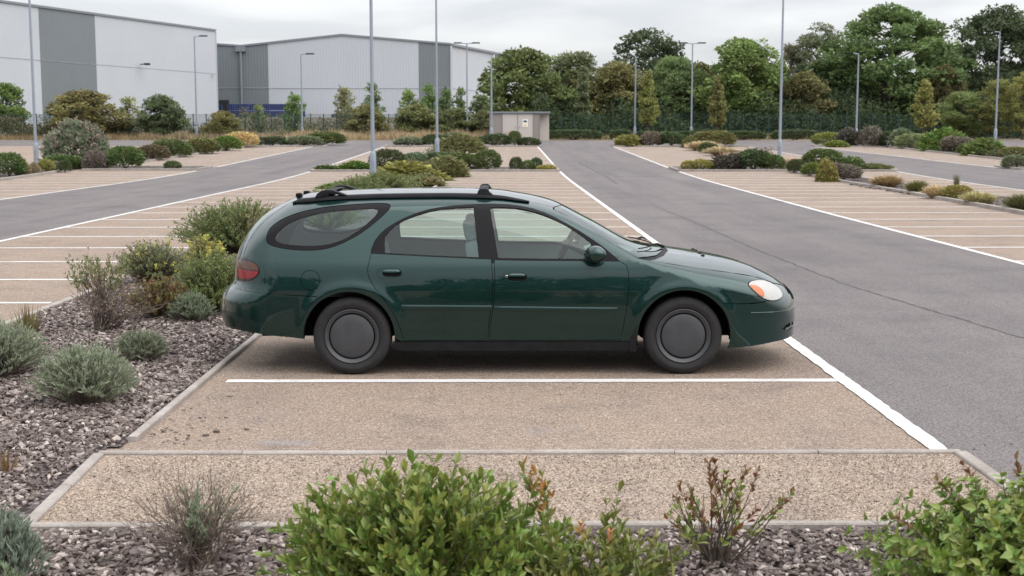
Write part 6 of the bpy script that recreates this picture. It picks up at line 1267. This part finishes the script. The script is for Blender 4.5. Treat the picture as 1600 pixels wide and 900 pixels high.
for kd in ('leaf', 'point'):
    V, F = LEAF[kd]; LEAF_ME[(kd, 'leaf_gloss')] = np_mesh('leaf', V, [F], M['leaf_gloss'], attrs={'tint': np.full(len(V), .47), 'tint_slow': np.full(len(V), .5)})
def dome_tips(n, rx, ry, h, zmin=.15, top=1.0, pw=.5, var=.18):
    a = rng.uniform(0, 6.28, n); r = rng.uniform(0, 1, n)**pw; z = h*np.sqrt(np.clip(1-r**2*.92, 0, 1))*top; k = rng.uniform(1-var, 1+var*.55, n)
    return np.stack([rx*r*np.cos(a)*k, ry*r*np.sin(a)*k, np.maximum(z*k, zmin)], 1)
# big green shrub in the middle foreground
g = tag(empty('shrub', (-.33, 5.08, 0)), 'big fresh green shrub with upright leafy shoots in the middle foreground', 'shrub')
tips = dome_tips(390, .68, .48, .645); shoots((0, 0, 0), tips, 34, .048, .020, 'leaf', 'leaf_gloss', 'foliage', g, (.16, .198, .042), .55, .35, .004, .3, 290, cluster=.8)
# lower olive shrub right of it
g = tag(empty('shrub', (.36, 4.93, 0)), 'lower olive green shrub with some rusty leaves right of the big green one', 'shrub')
t1 = np.concatenate([dome_tips(90, .44, .34, .50), [(-.28, .26, .66), (-.25, .22, .60), (-.20, .28, .62), (.10, .12, .60), (.05, .1, .55), (.42, .05, .42), (.36, .0, .45)]])
shoots((0, 0, 0), t1, 30, .046, .018, 'leaf', 'leaf_gloss', 'foliage', g, (.15, .165, .04), .6, .3, .004, .25, 140, cluster=.8)
rt_ = np.array([(-.27, .25, .68), (-.22, .27, .63), (-.24, .22, .60), (.06, .0, .46), (-.05, .05, .48)]); shoots((0, 0, .2), rt_, 16, .036, .015, 'leaf', 'leaf_gloss', 'rusty_leaves', g, (.25, .12, .035), .7, .72, None, .1)
# bright green shrub bottom right
g = tag(empty('shrub', (2.20, 5.10, 0)), 'bright green broad leaved shrub with reddish shoot tips at the bottom right corner', 'shrub')
tips = dome_tips(400, .84, .56, .60); shoots((0, 0, 0), tips, 26, .043, .025, 'point', 'leaf_gloss', 'foliage', g, (.15, .19, .032), .95, .4, .004, .05, 290, cluster=.7)
rt_ = np.array([(-.42, .1, .60), (-.28, .2, .64), (-.05, .22, .66), (.17, .2, .64), (.3, .22, .59), (-.6, .0, .47), (.45, .1, .54)]); shoots((0, 0, 0), rt_, 12, .034, .016, 'point', 'leaf_gloss', 'reddish_shoots', g, (.17, .085, .05), .5, .86, .004, .3)
# brown red twiggy shrub
g = tag(empty('shrub', (1.00, 5.86, 0)), 'sparse twiggy shrub with rusty red and a few green leaves at the front kerb', 'shrub')
tw = []
for i in range(46):
    a = rng.uniform(0, 6.28); r = rng.uniform(.05, .33); tw.append((r*math.cos(a), r*math.sin(a)*.7, rng.uniform(.20, .46-.3*r)))
tw += [(-.05, 0, .50), (-.02, .02, .50), (.12, .0, .46), (.18, .02, .46), (.03, 0, .45)]; tw = np.array(tw)
shoots((0, 0, 0), tw, 1, .01, .004, 'leaf', 'leaf', 'buds', g, (.12, .07, .05), .5, .3, .0045, .3, stem_mat='bark')
shoots((0, 0, 0), tw[rng.permutation(len(tw))[:20]], 11, .034, .014, 'leaf', 'leaf_gloss', 'rusty_leaves', g, (.16, .065, .032), .6, .78, None, .3)
shoots((0, 0, 0), tw[-5:], 16, .036, .014, 'leaf', 'leaf_gloss', 'rusty_tips', g, (.15, .06, .03), .6, .76, None, .3)
shoots((0, 0, 0), tw[rng.permutation(len(tw))[:17]], 9, .040, .019, 'leaf', 'leaf_gloss', 'green_leaves', g, (.19, .22, .05), .7, .55, None, .3)
# grey twiggy shrub
g = tag(empty('shrub', (-1.42, 5.84, 0)), 'grey brown twiggy shrub with a grey green tuft in its middle at the front kerb', 'shrub')
ends = twigs('stems', g, .04, 66, .36, .24, .48, .0042, 6)
shoots((0, 0, .1), ends[rng.permutation(len(ends))[:150]], 4, .022, .004, 'blade', 'needle', 'dry_sprigs', g, (.24, .175, .13), .5, .86, None, .3)
shoots((0, 0, 0), np.stack([rng.normal(.03, .06, 26), rng.normal(0, .06, 26), rng.uniform(.22, .40, 26)], 1), 46, .034, .006, 'blade', 'needle', 'foliage', g, (.22, .26, .17), .6, .55, .003, .4)
# grey green lavender-like mounds
def mound(loc, w, d, h, label, seed, col, dens=1.0, nm='lavender_bush'):
    g = tag(empty(nm, loc), label, 'shrub', 'grey green mounds in the slate bed'); n = int(520*dens); tips = dome_tips(n, w/2, d/2, h, .06, 1, .5, .13)
    shoots((0, 0, -.03), tips, 30, .032, .0052, 'blade', 'needle', 'foliage', g, col, .42, .55, .003, .45, cluster=.8, bend=.2)
    return g
GG = (.235, .265, .18)
mound((-3.08, 9.50, 0), .80, .74, .45, 'full grey green mound in the left slate bed, nearest to the bay edging', 1, GG)
mound((-4.15, 10.55, 0), .96, .84, .48, 'large grey green mound cut by the left edge, behind the fullest one', 2, GG, 1.2)
mound((-3.18, 11.35, 0), .54, .46, .27, 'low straggly grey green mound below the twiggy bush', 3, (.19, .21, .14), .45)
mound((-3.30, 13.75, 0), .50, .44, .31, 'small round grey green mound beside the rear bumper of the car', 4, (.19, .22, .145), .6)
mound((-2.20, 5.55, 0), .40, .40, .36, 'blue grey bush at the bottom left corner before the gravel strip', 5, (.175, .21, .16), .5)
mound((-1.98, 4.85, 0), .36, .34, .36, 'pale green grey sprigs at the very bottom left', 6, (.20, .245, .15), .3)
# twiggy bush in the left bed
g = tag(empty('shrub', (-4.02, 13.05, 0)), 'half bare twiggy bush with few green tips in the left slate bed', 'shrub')
ends = twigs('stems', g, .05, 48, .40, .32, .72, .0062, 7); twigs('stems', g, .05, 16, .30, .2, .42, .006, 6, lean=(.45, 0))
shoots((0, 0, .2), ends[rng.permutation(len(ends))[:220]], 4, .035, .008, 'blade', 'needle', 'dry_sprigs', g, (.25, .19, .14), .5, .88, None, .3)
shoots((0, 0, 0), np.concatenate([np.stack([rng.uniform(-.38, .25, 60), rng.normal(0, .2, 60), rng.uniform(.52, .76, 60)], 1)]), 16, .036, .013, 'leaf', 'leaf', 'foliage', g, (.14, .15, .055), .6, .8, None, .3)
def leafy(loc, w, d, h, n, per, ln, wd, col, label, kind='leaf', mat='leaf', start=.4, **kw):
    g = tag(empty('shrub', loc), label, 'shrub', 'leafy shrubs of the left slate bed'); shoots((0, 0, 0), dome_tips(n, w/2, d/2, h, .08, var=kw.pop('var', .16)), per, ln, wd, kind, mat, 'foliage', g, col, .7, start, .005, .3, **kw); return g
g = leafy((-3.66, 13.95, 0), .80, .6, .44, 170, 26, .036, .014, (.15, .12, .05), 'small shrub turning rusty red in front of the green ones behind the car')
shoots((0, 0, 0), dome_tips(60, .44, .32, .44, .05), 16, .036, .014, 'leaf', 'leaf', 'rusty_leaves', g, (.15, .065, .035), .7, .55, None, .3)
leafy((-3.18, 14.3, 0), 1.05, .80, .68, 330, 32, .034, .013, (.15, .18, .06), 'dense mid green shrub right behind the tail lamp of the car')
g = leafy((-4.62, 17.2, 0), 1.15, .8, .56, 230, 30, .040, .014, (.16, .165, .085), 'olive grey spreading shrub with yellow flecks left of the yellow one')
shoots((0, 0, 0), dome_tips(34, .5, .34, .60, .2), 10, .036, .013, 'leaf', 'leaf', 'yellow_tips', g, (.42, .37, .10), .7, .85, None, .3)
g = leafy((-4.10, 17.9, 0), .80, .6, .56, 140, 26, .040, .015, (.27, .25, .09), 'yellow flowering shrub between the olive grey one and the car')
shoots((0, 0, 0), dome_tips(36, .38, .28, .60, .2), 12, .038, .016, 'leaf', 'leaf', 'yellow_flowers', g, (.46, .40, .10), .7, .84, None, .3)
g = leafy((-4.35, 21.4, 0), 2.3, 1.7, .86, 560, 34, .046, .018, (.145, .17, .06), 'large wide green shrub behind the rear of the car')
shoots((.3, -.5, 0), np.stack([rng.normal(.45, .16, 16), rng.normal(-.75, .1, 16), rng.uniform(.55, .95, 16)], 1), 10, .05, .008, 'blade', 'needle', 'dry_stalks', g, (.36, .27, .17), .3, .7, .006, .5)
leafy((-3.55, 26.5, 0), 1.5, 1.3, .70, 240, 30, .055, .02, (.12, .15, .05), 'green shrub seen through the rear side window of the car', start=.3)
leafy((-3.8, 30.5, 0), 1.8, 1.5, .75, 240, 30, .06, .022, (.13, .155, .055), 'second green shrub behind the tailgate window of the car', start=.3)
leafy((-3.8, 35.5, 0), 2.0, 1.6, .8, 240, 30, .07, .024, (.13, .15, .055), 'broad green shrub far along the slate bed, hidden by the car roof', start=.3); leafy((-3.8, 41, 0), 2.0, 1.6, .7, 240, 30, .07, .024, (.135, .15, .055), 'last broad green shrub of the slate bed before the pole', start=.3)
def tuft(loc, n, w, h, col, label, wd=.011):
    a = rng.uniform(0, 6.28, n); r = rng.uniform(0, w*.25, n); P = np.stack([r*np.cos(a), r*np.sin(a), np.zeros(n)], 1); D = unit(np.stack([np.cos(a)*rng.uniform(0, .5, n), np.sin(a)*rng.uniform(0, .5, n), np.ones(n)], 1))
    g = tag(empty('grass_tuft', loc), label, 'grass'); o = link('foliage', leaf_mesh('foliage', M['needle'], P, D, unit(np.stack([np.cos(a), np.sin(a), np.zeros(n)], 1)), h*rng.uniform(.45, 1, n), wd, 'blade'), g); o.color = (*col, 1)
tuft((-4.72, 12.9, 0), 90, .36, .36, (.19, .16, .07), 'spiky green and brown grass tuft behind the left mounds', .014)
tuft((-2.93, 7.55, 0), 16, .16, .20, (.22, .14, .07), 'few brown blades at the left edge of the slate bed', .016)
